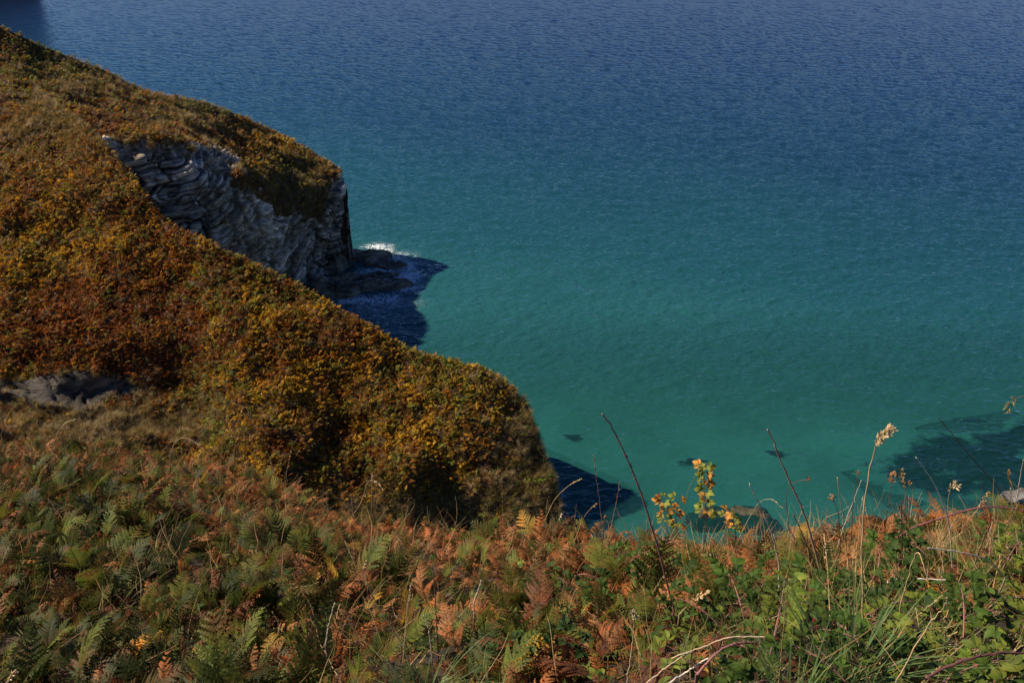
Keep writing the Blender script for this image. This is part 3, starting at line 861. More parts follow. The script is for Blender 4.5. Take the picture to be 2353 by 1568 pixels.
def choose(weights, n):
    """per-row weights (n,k) -> chosen column"""
    w = np.clip(weights, 0, None); w = w / w.sum(1, keepdims=True)
    c = np.cumsum(w, 1)
    return (rng.random(n)[:, None] > c).sum(1).clip(0, weights.shape[1] - 1)

def bump_at(u, v, cu, cv, ru, rv):
    return np.exp(-(((u - cu) / ru) ** 2 + ((v - cv) / rv) ** 2))

RUST, DARKRUST, ORANGE, YELLOW = (0.34, 0.100, 0.015), (0.16, 0.045, 0.011), (0.54, 0.205, 0.020), (0.70, 0.42, 0.030)
GREEN, DKGREEN, OLIVE, TAN, STRAW = (0.20, 0.25, 0.035), (0.060, 0.095, 0.026), (0.27, 0.22, 0.05), (0.42, 0.30, 0.12), (0.58, 0.46, 0.26)
PAL = np.array([RUST, DARKRUST, ORANGE, YELLOW, GREEN, DKGREEN, OLIVE, TAN])
C_FAR = proto_collection("far_frond", [far_frond(f"far_frond_{i}", i, M_STUFF, 0.5) for i in range(6)])
C_TUFT = proto_collection("tuft", [tussock(f"tuft_{i}", 40 + i, M_STUFF, 0.55, 34, 0.02, 0.7, 1.5) for i in range(4)])
C_BUSH = proto_collection("bush", [leaf_clump(f"bush_{i}", 60 + i, M_STUFF) for i in range(3)])

def plant_headland(S, n_fern, n_tuft, n_bush, which):
    P, U, V, Nn, rk = sample_surface(S, n_fern)
    if which == 'near':
        grassy = bump_at(U, V, 1250, 1130, 130, 210) + bump_at(U, V, 200, 970, 330, 55) + bump_at(U, V, 950, 1190, 400, 60) + 0.8 * bump_at(U, V, 1230, 980, 60, 100) + 0.6 * bump_at(U, V, 60, 250, 130, 70)
        keep = (rk < 0.4) & (rng.random(len(P)) > np.clip(grassy * 1.35, 0, 0.94))
    else:
        grassy = 0.7 * bump_at(U, V, 740, 450, 90, 60) + 0.5 * bump_at(U, V, 250, 190, 190, 50) + 0.5 * bump_at(U, V, 450, 270, 90, 40)
        keep = (rk < 0.45) & (rng.random(len(P)) > np.clip(grassy, 0, 0.85))
    P, U, V, Nn = P[keep], U[keep], V[keep], Nn[keep]
    n = len(P)
    c1, c2, c3 = noise_at(P, 0.16, 1.0), noise_at(P, 0.45, 5.0), noise_at(P, 1.1, 9.0)
    w = np.zeros((n, 8))
    w[:] = (0.42, 0.22, 0.13, 0.07, 0.09, 0.04, 0.03, 0.03)
    if which == 'near':
        yl = bump_at(U, V, 600, 900, 110, 140) + 0.9 * bump_at(U, V, 950, 920, 230, 110) + 0.35 * bump_at(U, V, 150, 560, 260, 120) + 0.3 * bump_at(U, V, 700, 690, 130, 50)
        gr = bump_at(U, V, 1060, 890, 110, 70) + 0.45 * bump_at(U, V, 860, 1060, 120, 60) + 0.35 * bump_at(U, V, 560, 640, 120, 90) + 0.5 * bump_at(U, V, 470, 930, 60, 120)
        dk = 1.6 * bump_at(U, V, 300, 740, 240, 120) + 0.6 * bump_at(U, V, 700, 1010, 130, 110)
        tn = 1.8 * bump_at(U, V, 100, 270, 190, 100) + 0.6 * bump_at(U, V, 250, 430, 90, 60)
    else:
        yl = 0.3 * bump_at(U, V, 650, 330, 120, 50); gr = bump_at(U, V, 150, 140, 240, 60) + 0.8 * bump_at(U, V, 450, 240, 130, 30) + 0.6 * bump_at(U, V, 680, 400, 60, 60)
        dk = bump_at(U, V, 300, 250, 150, 40); tn = 0.7 * bump_at(U, V, 200, 170, 200, 60) + 0.5 * bump_at(U, V, 700, 400, 70, 50)
    w[:, 3] += 1.3 * yl; w[:, 2] += 0.5 * yl; w[:, 4] += 0.35 * yl + 1.3 * gr; w[:, 6] += 0.3 * gr + 0.3 * tn; w[:, 5] += 0.25 * gr
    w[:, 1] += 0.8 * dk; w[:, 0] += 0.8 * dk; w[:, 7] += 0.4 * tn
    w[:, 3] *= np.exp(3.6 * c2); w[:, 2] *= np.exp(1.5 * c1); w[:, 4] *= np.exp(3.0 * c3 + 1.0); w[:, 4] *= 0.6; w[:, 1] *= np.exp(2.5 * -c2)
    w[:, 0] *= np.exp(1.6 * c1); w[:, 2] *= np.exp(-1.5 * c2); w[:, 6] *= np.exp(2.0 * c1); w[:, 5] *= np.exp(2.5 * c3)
    k = choose(w, n)
    mean = (w / w.sum(1, keepdims=True)) @ PAL
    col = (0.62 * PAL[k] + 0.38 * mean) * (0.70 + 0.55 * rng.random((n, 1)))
    rot = np.stack([rng.normal(0, 0.42, n), rng.normal(0.1, 0.42, n), rng.random(n) * 6.283], -1)
    scl = (0.65 + 0.95 * rng.random(n) ** 1.4) * np.where(k == 4, 1.1, 1.0)
    nm = f"{which}_headland"
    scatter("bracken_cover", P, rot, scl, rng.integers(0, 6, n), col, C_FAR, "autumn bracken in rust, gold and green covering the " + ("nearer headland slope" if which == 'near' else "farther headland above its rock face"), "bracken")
    # grass tufts
    Pt, Ut, Vt, Nt, rt = sample_surface(S, n_tuft)
    if which == 'near':
        g = 0.05 + bump_at(Ut, Vt, 1240, 1150, 110, 190) + bump_at(Ut, Vt, 200, 960, 340, 70) + bump_at(Ut, Vt, 950, 1190, 400, 70) + 0.8 * bump_at(Ut, Vt, 1230, 980, 70, 110) + 0.7 * bump_at(Ut, Vt, 80, 260, 170, 90)
    else:
        g = 0.10 + bump_at(Ut, Vt, 740, 450, 100, 70) + 0.7 * bump_at(Ut, Vt, 250, 190, 200, 60) + 0.8 * bump_at(Ut, Vt, 450, 270, 110, 50)
    kp = ((rt < 0.55) & (rng.random(n_tuft) < g)) | ((rt > 0.1) & (rt < 0.92) & (rng.random(n_tuft) < 0.6)) | ((rt >= 0.55) & (rng.random(n_tuft) < 0.9 * np.clip(noise_at(Pt, 0.45, 21.0) - 0.22, 0, 1)))
    Pt = Pt[kp]; m = len(Pt)
    ct = noise_at(Pt, 0.35, 3.0)
    pal = np.array([TAN, OLIVE, (0.36, 0.30, 0.15), (0.24, 0.20, 0.09), STRAW])
    kk = choose(np.stack([0.35 + 0 * ct, 0.25 * np.exp(2 * ct), 0.3 * np.exp(-2 * ct), 0.2 + 0 * ct, 0.05 + 0 * ct], -1), m)
    scatter("grass_cover", Pt, np.stack([rng.normal(0, .25, m), rng.normal(0, .25, m), rng.random(m) * 6.28], -1), 0.8 + 0.9 * rng.random(m), rng.integers(0, 4, m), pal[kk] * (0.7 + 0.6 * rng.random((m, 1))), C_TUFT, "dry tussock grass in straw and olive on the " + ("nearer headland's steep foot and ledges" if which == 'near' else "farther headland's brow"), "grass")
    if n_bush:
        Pb, Ub, Vb, Nb_, rb = sample_surface(S, n_bush)
        g = 0.4 * bump_at(Ub, Vb, 1235, 1130, 80, 160) + 0.4 * bump_at(Ub, Vb, 1210, 960, 40, 80) + 0.25 * bump_at(Ub, Vb, 470, 930, 60, 90) if which == 'near' else 0.6 * bump_at(Ub, Vb, 480, 250, 130, 25) + 0.4 * bump_at(Ub, Vb, 720, 440, 50, 40)
        kp = (rng.random(n_bush) < g) & (rb < 0.5); Pb = Pb[kp]; m = len(Pb)
        pal = np.array([GREEN, DKGREEN, (0.085, 0.115, 0.022)])
        scatter("gorse_cover", Pb, np.stack([0 * np.arange(m), 0 * np.arange(m), rng.random(m) * 6.28], -1), 0.8 + 1.0 * rng.random(m), rng.integers(0, 3, m), pal[rng.integers(0, 3, m)] * (0.7 + 0.5 * rng.random((m, 1))), C_BUSH, "low green gorse and ivy clumps on the " + ("nearer headland's seaward nose" if which == 'near' else "farther headland's crest"), "gorse")

# unseen hill added left of the cove, shaped to shade the headland's foot
def cove_shade_hill():
    xs = np.linspace(-102, -56.5, 46); ys = np.linspace(40, 66, 40)
    X, Y = np.meshgrid(xs, ys)
    Z = 8 + 27 * np.clip((-56.5 - X) / 6.0, 0, 1) ** 0.8 * np.clip(np.minimum((Y - 40) / 9, (66 - Y) / 9), 0, 1) ** 0.7
    P = np.stack([X, Y, Z], -1); P[..., 2] += fnoise(P.reshape(-1, 3), 0.15, 8.0, 3).reshape(X.shape) * 1.0
    o = mesh_obj("unseen_cove_hillside", P.reshape(-1, 3), [f[::-1] for f in grid_faces(40, 46)], EARTH)
    tag(o, kind='structure')
    return P
cove_shade_hill()
def distant_land():
    ys = np.linspace(420, 900, 50); k = np.linspace(0, 1, 30)
    Y = np.repeat(ys[:, None], 30, 1)
    X = -Y * np.interp(Y, [585, 625, 900], [0.622, 0.535, 0.535]) - 4 - k[None] ** 1.5 * 300
    Z = -2 + 46 * np.clip(k[None] * 4, 0, 1) ** 0.5 * np.clip((Y - 425) / 60, 0, 1)
    P = np.stack([X, Y, Z], -1); P[..., 2] += fnoise(P.reshape(-1, 3), 0.02, 8.0, 4).reshape(X.shape) * 6 * (Z > 2)
    tag(mesh_obj("distant_hillside", P.reshape(-1, 3), grid_faces(50, 30), EARTH), kind='structure')
distant_land()
plant_headland(near, 84000, 26000, 6000, 'near')
plant_headland(far, 60000, 20000, 2500, 'far')

# colours of the near slope's plants
F_RUST, F_PALE, F_BROWN = (0.35, 0.135, 0.038), (0.42, 0.20, 0.075), (0.16, 0.060, 0.024)
F_GREEN, F_DARK, F_LIGHT, F_YELL = (0.125, 0.150, 0.022), (0.050, 0.070, 0.015), (0.20, 0.24, 0.045), (0.42, 0.26, 0.035)
B_GREEN, B_LIME, B_RED = (0.070, 0.125, 0.018), (0.17, 0.22, 0.030), (0.20, 0.05, 0.03)
G_GREEN, G_STRAW, G_WHITE, G_TAN = (0.16, 0.25, 0.055), (0.60, 0.46, 0.24), (0.72, 0.66, 0.56), (0.42, 0.29, 0.12)

# ------------------------------------------------------------------ near slope: ferns
FR_FRESH = [frond("bracken_frond", 10 + i, M_FERN, 0.72, 15, 14, 0.12) for i in range(4)]
FR_DRY = [frond("bracken_frond", 30 + i, M_FERN, 0.62, 13, 12, 0.75 + 0.2 * i, 0.30, 60) for i in range(4)]
S_FRESH = [frond("cover_fresh", 50 + i, M_FERN_COVER, 0.55, 11, 9, 0.2) for i in range(3)]
S_DRY = [frond("cover_dry", 70 + i, M_FERN_COVER, 0.48, 11, 9, 0.7 + 0.25 * i, 0.25, 60) for i in range(5)]

P, U, V, Nn, _ = sample_surface(fg, 9000, np.clip((fg['V'] > -1e9) * 1.0, 0, 1))
inframe = (U > -60) & (U < 2412) & (V < 1640)
P, U, V = P[inframe], U[inframe], V[inframe]
D, T = fg_depth(U, V)
bram = np.clip((U - 1380 + 260 * (T - .5)) / 380, 0, 1) * np.clip((T - 0.14) / 0.2, 0, 1)       # bramble and grass take over towards the right
rad = np.linalg.norm(P - np.array([0, 0, CAMH]), axis=1)
fern_ok = rng.random(len(P)) > bram * 0.93
order = np.argsort(rad + rng.random(len(P)) * 4.0)
chosen = []
taken = np.zeros((0, 3))
for i in order:
    if not fern_ok[i] or V[i] > 1600 or V[i] < 1010 or len(chosen) >= 250: continue
    if len(taken) and np.min(np.linalg.norm(taken - P[i], axis=1)) < 0.25 + 0.02 * rad[i]: continue
    chosen.append(i); taken = np.concatenate([taken, P[i:i + 1]])
print("ferns", len(chosen), "farthest", max(rad[chosen]))

def fern_color(u, t, r):
    """kind of fern by place on the slope: rust along the brow, dark green at the lower left, mixed between"""
    brow = max(0.0, 1 - t / 0.30); left = max(0.0, min(1.0, (760 - u) / 500)); right = max(0.0, min(1, (u - 1250) / 500))
    w = {'rust': 0.42 * (1 - .35 * left) + 1.5 * brow * (1 - left * .5), 'pale': 0.20 * (1 - .4 * left) + 0.5 * brow, 'brown': 0.22, 'green': 0.36 + 0.2 * left + 0.2 * right - 0.2 * brow, 'dark': 0.12 + 0.75 * left * (1 - brow * .6), 'light': 0.05, 'yellow': 0.022 + 0.03 * brow}
    x = r.random() * sum(w.values())
    for k, q in w.items():
        x -= q
        if x <= 0: return k
    return 'rust'
FCOL = {'rust': F_RUST, 'pale': F_PALE, 'brown': F_BROWN, 'green': F_GREEN, 'dark': F_DARK, 'light': F_LIGHT, 'yellow': F_YELL}
FWORD = {'rust': "rust brown withered", 'pale': "pale pinkish brown dry", 'brown': "dark brown dead", 'green': "fresh green", 'dark': "dark blue-green", 'light': "light yellow-green", 'yellow': "bright yellow turning"}
def fern_place(u, t):
    if t < 0.22: return "along the brow above the sea" if u > 1000 else "along the brow below the orange headland"
    if u < 700: return "in the dense fern bed on the left" if t < 0.65 else "at the lower left corner of the slope"
    if u < 1400: return "in the middle of the near slope" if t < 0.6 else "at the foot of the picture beside the grass tuft"
    return "among the brambles on the right"

R = random.Random(11)
fern_protos = {}
def make_fern(kind, variant):
    root = empty("bracken_fern", (0, 0, 0))
    dry = kind in ('rust', 'pale', 'brown')
    n = 4 + variant % 2
    for k in range(n):
        me = (FR_DRY if dry or (kind == 'yellow' and k % 2) else FR_FRESH)[(k + variant) % 4]
        f = data_obj("frond", me, root, vary_color(FCOL[kind], R))
        f.rotation_euler = (R.gauss(0, .5), R.gauss(0.15, .5), k * 6.283 / n + R.random() * 1.1)
        s = 0.42 + 0.75 * R.random() ** 1.3; f.scale = (s, s, s)
        f.location = (R.gauss(0, .03), R.gauss(0, .03), -0.06)
    return root
for i in chosen:
    u, t = float(U[i]), float(T[i])
    kind = fern_color(u, t, R); var = R.randrange(3)
    if (kind, var) not in fern_protos:
        fern_protos[(kind, var)] = o = make_fern(kind, var)
    else:
        o = copy_tree(fern_protos[(kind, var)])
        for ch in o.children: ch.color = (*vary_color(FCOL[kind], R), 1)
    o.location = P[i] - np.array([0, 0, 0.05])
    s = (0.70 + 0.45 * R.random()) * (0.75 if t < 0.25 else 1.0)
    o.rotation_euler = (R.gauss(0, .08), R.gauss(0, .08), R.random() * 6.283); o.scale = (s, s, s)
    tag(o, f"{FWORD[kind]} bracken fern {fern_place(u, t)}", "fern", f"{FWORD[kind]} bracken ferns {fern_place(u, t)}")

# the rest of the fern bed, one cover
Pc, Uc, Vc, Nc, _ = sample_surface(fg, 56000)
Dc, Tc = fg_depth(Uc, Vc)
bc = np.clip((Uc - 1380 + 260 * (Tc - .5)) / 380, 0, 1) * np.clip((Tc - 0.14) / 0.2, 0, 1)
k = (rng.random(len(Pc)) > bc * 0.88) & (Uc > -420) & (Uc < 2800)
k &= rng.random(len(Pc)) < np.clip(0.75 + 1.0 * noise_at(Pc, 1.1, 33.0), 0.4, 1)
Pc, Uc, Vc, Tc = Pc[k], Uc[k], Vc[k], Tc[k]
hump = np.clip(1.0 + 0.9 * noise_at(Pc, 0.8, 51.0), 0.45, 1.6)
n = len(Pc)
kinds = [fern_color(a, b, R) for a, b in zip(Uc, Tc)]
cl = np.array([FCOL[q] for q in kinds]) * (0.7 + 0.6 * rng.random((n, 1)))
dry = np.array([q in ('rust', 'pale', 'brown') for q in kinds])
C_FERN = proto_collection("cover_frond", S_FRESH + S_DRY)
ix = np.where(dry, 3 + rng.integers(0, 5, n), rng.integers(0, 3, n))
scatter("bracken_cover", Pc - np.array([0, 0, 0.08]), np.stack([rng.normal(0, .75, n), rng.normal(0.2, .75, n), rng.random(n) * 6.283], -1), (0.40 + 0.75 * rng.random(n) ** 1.5) * hump * np.where(Tc < 0.2, 0.85, 1.0), ix, cl, C_FERN, "mixed green and rust bracken filling the near slope between the larger ferns", "bracken")

# ------------------------------------------------------------------ near slope: grass cover
C_BLADE = proto_collection("blade", [tussock(f"blade_{i}", 90 + i, M_STUFF, 0.5, 7, 0.006, 0.9, 1.0, 0.05) for i in range(5)])
Pg, Ug, Vg, Ng, _ = sample_surface(fg, 13000)
Dg, Tg = fg_depth(Ug, Vg)
wg = 0.08 + np.clip((Ug - 1450) / 450, 0, 1) * (0.40 + 0.55 * bump_at(Ug, Tg, 2250, 0.2, 300, 0.25)) + 0.5 * bump_at(Ug, Vg, 960, 1560, 180, 70)
k = rng.random(len(Pg)) < wg
Pg, Ug, Tg = Pg[k], Ug[k], Tg[k]; n = len(Pg)
straw = rng.random(n) < np.where(Ug > 1400, 0.45 + 0.3 * (Tg < 0.4), 0.6)
gc = np.where(straw[:, None], np.array([G_STRAW, G_TAN])[rng.integers(0, 2, n)], np.array([G_GREEN, (0.11, 0.18, 0.035)])[rng.integers(0, 2, n)]) * (0.7 + 0.5 * rng.random((n, 1)))
scatter("grass_cover", Pg, np.stack([rng.normal(0, .2, n), rng.normal(0, .2, n), rng.random(n) * 6.28], -1), 0.6 + 0.6 * rng.random(n), rng.integers(0, 5, n), gc, C_BLADE, "thin straw and green grass blades growing through bracken and brambles on the near slope", "grass")

# dry stalks lying about in the bracken
def twig_mesh(name, seed):
    r = random.Random(seed); p = Vector((0, 0, 0)); d = Vector((r.gauss(0, .3), r.gauss(0, .3), 1)).normalized(); path = [p]
    for i in range(7):
        d = (d + Vector((r.gauss(0, .22), r.gauss(0, .22), r.gauss(-0.08, .12)))).normalized(); p = p + d * 0.09; path.append(p)
    V, F = tube(path, .0035, .0012, 4)
    return raw_mesh(name, V, F, M_STUFF)
C_TWIG = proto_collection("twig", [twig_mesh(f"twig_{i}", 500 + i) for i in range(7)])
Pt, Ut, Vt, _, _ = sample_surface(fg, 6500)
n = len(Pt)
pal = np.array([G_STRAW, G_TAN, G_TAN, (0.26, 0.12, 0.05), (0.13, 0.06, 0.035), (0.30, 0.26, 0.08)])
scatter("dry_stalk_cover", Pt, np.stack([rng.normal(0, .7, n), rng.normal(0, .7, n), rng.random(n) * 6.28], -1), 0.6 + 0.6 * rng.random(n), rng.integers(0, 7, n), pal[rng.integers(0, 6, n)] * (0.7 + 0.5 * rng.random((n, 1))), C_TWIG, "dry bracken stalks and twigs tangled through the near slope", "stalks")

# bramble leaves below the larger sprays
C_BRAM = proto_collection("bramble_leaf_cover", [compound_leaf(f"bramble_leaf_cover_{i}", 120 + i, M_STUFF, 0.055) for i in range(5)])
Pb, Ub, Vb, Nb_, _ = sample_surface(fg, 16000)
Db, Tb = fg_depth(Ub, Vb)
wb = np.clip((Ub - 1330 + 260 * (Tb - .5)) / 380, 0, 1) * np.clip((Tb - 0.12) / 0.2, 0, 1) + 0.05
k = (rng.random(len(Pb)) < wb) & (Ub > 300)
Pb = Pb[k]; n = len(Pb)
Pb = Pb + np.stack([0 * Pb[:, 0], 0 * Pb[:, 0], rng.random(n) ** 0.7 * 0.34], -1)
pal = np.array([B_GREEN, B_GREEN, (0.05, 0.095, 0.016), B_LIME, (0.11, 0.15, 0.025), F_BROWN])
scatter("bramble_cover", Pb, np.stack([rng.normal(0, .45, n), rng.normal(0, .45, n), rng.random(n) * 6.28], -1), 0.6 + 0.6 * rng.random(n), rng.integers(0, 5, n), pal[rng.integers(0, 6, n)] * (0.65 + 0.6 * rng.random((n, 1))), C_BRAM, "green bramble leaves covering the ground on the right of the near slope", "brambles")

# ------------------------------------------------------------------ rocks in the water
M_WET = rock_material("wet_rock", (0.34, 0.25, 0.15), (0.030, 0.026, 0.020), 0.6)
M_STONE = rock_material("pale_stone", (0.22, 0.21, 0.20), (0.05, 0.05, 0.05), 0.8)
M_MOSS = rock_material("mossy_rock", (0.085, 0.080, 0.040), (0.018, 0.018, 0.012), 0.6)
def reef_material():
    """weed-grown rock thinning out into the sand round it"""
    m = seabed_material(); m.name = "weedy_reef"; t = m.node_tree; b = t.nodes["Principled BSDF"]
    sand = b.inputs["Base Color"].links[0].from_socket
    g = N(t, "ShaderNodeNewGeometry")
    n1 = N(t, "ShaderNodeTexNoise"); n1.inputs["Scale"].default_value = 0.42; n1.inputs["Detail"].default_value = 9; n1.inputs["Roughness"].default_value = 0.66
    t.links.new(g.outputs["Position"], n1.inputs["Vector"])
    at_ = N(t, "ShaderNodeAttribute", attribute_name="weed")
    ad = N(t, "ShaderNodeMath", operation='MULTIPLY_ADD'); ad.inputs[1].default_value = 2.6; t.links.new(n1.outputs["Fac"], ad.inputs[0]); t.links.new(at_.outputs["Fac"], ad.inputs[2])
    mr = N(t, "ShaderNodeMapRange"); mr.inputs[1].default_value = 1.42; mr.inputs[2].default_value = 1.95; t.links.new(ad.outputs[0], mr.inputs[0])
    mx = N(t, "ShaderNodeMix", data_type='RGBA'); mx.inputs[7].default_value = (0.010, 0.009, 0.008, 1)
    t.links.new(mr.outputs[0], mx.inputs[0]); t.links.new(sand, mx.inputs[6]); t.links.new(mx.outputs[2], b.inputs["Base Color"])
    return m
M_REEF = reef_material()
def reef(name, uv, size, yaw, seed, label):
    c = on_sea(*uv, -2.0); n = 48
    X, Y = np.meshgrid(np.linspace(-1, 1, n), np.linspace(-1, 1, n))
    R_ = np.hypot(X, Y); A = np.arctan2(Y, X)
    k = 1 + 0.25 * np.sin(A * 2 + seed) + 0.15 * np.sin(A * 5 + seed * 2)
    weed = np.clip(1.05 - (R_ * 1.35 / k) ** 2, -1.2, 1)
    x = c[0] + math.cos(yaw) * X * size[0] - math.sin(yaw) * Y * size[1]; y = c[1] + math.sin(yaw) * X * size[0] + math.cos(yaw) * Y * size[1]
    P = np.stack([x, y, floor_z(x, y) + 0.02], -1).reshape(-1, 3)
    P[:, 2] += np.clip(weed.ravel(), 0, 1) * size[2] * (0.6 + 0.6 * fnoise(P, 0.5, seed, 4))
    o = mesh_obj(name, P, [f[::-1] for f in grid_faces(n, n)], M_REEF)
    a = o.data.attributes.new("weed", 'FLOAT', 'POINT'); a.data.foreach_set("value", weed.ravel().astype(np.float32))
    return tag(o, label, "reef")

def rock(name, uv, size, yaw, seed, mat, label, cat, top=0.0, tilt=(0, 0), slab=True, group=None, z=0.0):
    """a ledge of bedded rock: a block worn round at the rim, stepped along its beds"""
    c = on_sea(*uv)
    n = 34
    V, F = [], []
    idx = {}
    r = random.Random(seed)
    rings = 14; seg = 44
    def rad(a):
        q = Vector((math.cos(a) * 1.3 + seed, math.sin(a) * 1.3, seed * .7))
        return 1 + 0.30 * mnoise.noise(q) + 0.16 * mnoise.noise(q * 2.7) + 0.08 * mnoise.noise(q * 6)
    for i in range(rings + 1):
        s = i / rings
        for k in range(seg):
            a = k * 2 * math.pi / seg
            if s < 0.7:
                q = s / 0.7; h = 1.0; w = q * 0.9
            else:
                q = (s - 0.7) / 0.3; h = 1 - q * 1.9; w = 0.9 + 0.16 * math.sin(q * 1.57)
            x, y = math.cos(a) * w * rad(a), math.sin(a) * w * rad(a)
            zz = h
            p = Vector((x * size[0], y * size[1], 0))
            nz = mnoise.fractal(Vector((p.x * .45 + seed, p.y * .45, seed)), 1, 2, 4)
            zz += (0.85 * nz + 0.26 * mnoise.noise(Vector((p.x * 1.7, p.y * 1.7, seed)))) * (1 if slab else 0.8) * max(0.2, 1 - max(0, s - .7) * 2) - (0 if slab else 0.75 * w * w)
            if slab: zz = zz * 0.6 + 0.4 * round(zz * 3.2) / 3.2
            V.append(Vector((p.x, p.y, zz * size[2] + p.x * tilt[0] + p.y * tilt[1])))
    for i in range(rings):
        for k in range(seg):
            a, b = i * seg + k, i * seg + (k + 1) % seg
            F.append((a, a + seg, b + seg, b))
    o = mesh_obj(name, V, F, mat, smooth=not slab)
    a = o.data.attributes.new("tone", 'FLOAT_VECTOR', 'POINT'); a.data.foreach_set("vector", np.ones(len(V) * 3, np.float32))
    wd = np.repeat(np.clip(1.0 - (np.arange(rings + 1) / rings * 1.05) ** 2, 0, 1), seg)
    a = o.data.attributes.new("weed", 'FLOAT', 'POINT'); a.data.foreach_set("value", wd.astype(np.float32))
    o.location = (c[0], c[1], top + z); o.rotation_euler = (0, 0, yaw)
    return tag(o, label, cat, group)
rock("ledge_rock", (836, 592), (4.6, 1.7, 0.75), 0.1, 3, M_WET, "brown sea-washed ledge off the foot of the grey cliff, surf behind it", "rock", 0.1, (0.02, 0.05))
rock("ledge_rock", (868, 604), (2.6, 1.6, 0.6), -0.2, 5, M_WET, "dark weed-covered rock step at the outer end of the brown ledge beside the cliff", "rock", 0.0)
rock("ledge_rock", (880, 634), (2.6, 1.0, 0.4), 0.15, 8, M_WET, "flat wet rock between two white surges below the cliff point", "rock", -0.05)
rock("ledge_rock", (866, 660), (4.8, 1.5, 0.7), 0.12, 12, M_WET, "long low brown ledge with dark seaweed, surf breaking at its seaward end", "rock", 0.0, (-0.02, 0.04))
rock("ledge_rock", (770, 668), (4.2, 3.6, 0.9), 0.5, 15, M_WET, "shaded brown rock shelf running out from under the cliff toward the orange slope", "rock", 0.1, (-0.08, 0.05))
rock("ledge_rock", (762, 612), (3.0, 3.0, 1.8), 0.2, 21, M_WET, "black shaded rock at the undercut foot of the grey cliff point", "rock", 0.1, (-0.15, 0.0))
rock("ledge_rock", (905, 612), (2.2, 1.2, 0.5), 0.3, 91, M_WET, "low dark rock awash farthest out from the cliff, ringed with foam", "rock", -0.05)
rock("ledge_rock", (912, 652), (2.3, 0.9, 0.55), -0.1, 95, M_WET, "jagged dark rock at the seaward end of the long ledge, white water over it", "rock", 0.0)
rock("ledge_rock", (812, 640), (2.6, 1.5, 0.5), 0.3, 97, M_WET, "shaded wet slab in the middle of the rocks below the cliff", "rock", 0.0)
rock("boulder", (1625, 1176), (2.1, 1.3, 1.0), 0.2, 31, M_MOSS, "olive brown boulder awash below the orange-leaved shoots", "rock", -0.75, slab=False)
rock("boulder", (1728, 1178), (2.3, 1.5, 1.0), -0.15, 37, M_MOSS, "mossy dark boulder awash to the right of the orange-leaved shoots", "rock", -0.75, slab=False)
for uv, sz, yw, sd, lb in (((2230, 1052), (15, 7.5), 0.45, 41, "large dark weedy reef under the shallow water at the right edge"),
                       ((2375, 1000), (11, 6.5), 0.3, 45, "dark submerged reef against the right edge of the picture, beyond the large reef"),
                       ((2130, 1098), (8, 3.6), 0.3, 49, "low inshore arm of dark reef behind the tall grass seed head"),
                       ((2330, 1115), (9, 5), 0.2, 53, "inshore reef behind the brambles at the right edge"),
                       ((1316, 1011), (1.9, 0.9), 0.0, 61, "small dark patch of reef at the edge of the headland's shadow"),
                       ((1585, 1068), (2.4, 1.1), 0.1, 63, "faint dark patch of reef left of the orange-leaved shoots"),
                       ((1785, 1042), (2.0, 0.9), 0.0, 67, "faint dark patch of reef beside the tall beige cane"),
                       ((2245, 952), (2.4, 1.0), 0.1, 71, "lone dark patch of reef farther out than the large one")):
    reef("submerged_reef", uv, (*sz, 0.7 if sz[0] > 5 else 0.25), yw, sd, lb)
for uv, sz, sd, lb in (((2318, 1148), (1.5, 0.9, .45), 81, "pale grey shore stone behind the arching red cane"),
                       ((2350, 1143), (1.3, 1.0, .5), 83, "pale grey shore stone at the right edge of the water")):
    rock("shore_stone", uv, sz, 0.2, sd, M_STONE, lb, "stone", 0.0)

# ------------------------------------------------------------------ tall stems on the near slope
def stem(name, label, cat, uv, r0, r1, color, group=None, thorns=0, head=None, dy=-0.25, seed=0, nodes=0.0, hcol=None, n=26, wob=0.002):
    """one stem drawn through photo points (base first) and stood on the slope at its base; head = share of its length that is the ear"""
    y0 = float(fg_depth(*uv[0])[0]) if uv[0][1] > np.interp(uv[0][0], fg_e[:, 0], fg_e[:, 1]) else float(np.interp(uv[0][0], fg_e[:, 0], fg_e[:, 2]))
    path = pix_path(uv, y0, dy, n, wob, seed)
    d0 = (path[1] - path[0]).normalized()
    if d0.z > 0.5: path = [path[0] + Vector((0, 0, -0.35)) + d0 * 0.02] + path
    root = empty(name, path[0])
    V, F = tube(path, r0 * 0.78, r1 * 0.78, 6, thorns, seed, 0.8, nodes)
    part_mesh("stalk", V, F, M_STALK, root, color)
    if head:
        k = int(len(path) * (1 - head[0]))
        V, F = seed_head(path[k:], seed, head[1], head[2], head[3] if len(head) > 3 else 1.0)
        part_mesh("seed_head", V, F, M_STALK, root, hcol or color, False)
    tag(root, label, cat, group)
    return root, path

PURPLE, PLUM, BEIGE = (0.28, 0.13, 0.12), (0.17, 0.065, 0.065), (0.50, 0.37, 0.24)
cane_a = stem("bramble_cane", "tall thorny purple bramble cane leaning left against the open water", "bramble", [(1548, 1400), (1502, 1225), (1452, 1080), (1407, 985), (1383, 950)], 0.010, 0.0045, PURPLE, thorns=46, seed=1)
cane_b = stem("bramble_cane", "long dark red bramble cane arching along the brow at the right", "bramble", [(2005, 1280), (2090, 1215), (2170, 1187), (2260, 1164), (2352, 1172), (2430, 1200)], 0.011, 0.008, PLUM, thorns=40, seed=2)
stem("bramble_cane", "thin green-tipped bramble shoot in front of the dark reef", "bramble", [(2335, 1185), (2292, 1120), (2240, 1060), (2190, 1000), (2155, 958)], 0.008, 0.004, (0.16, 0.10, 0.05), thorns=30, seed=3)
stem("bramble_cane", "short purple cane standing among leaves below the arching red one", "bramble", [(2240, 1290), (2262, 1230), (2282, 1188)], 0.008, 0.005, PURPLE, thorns=14, seed=4)
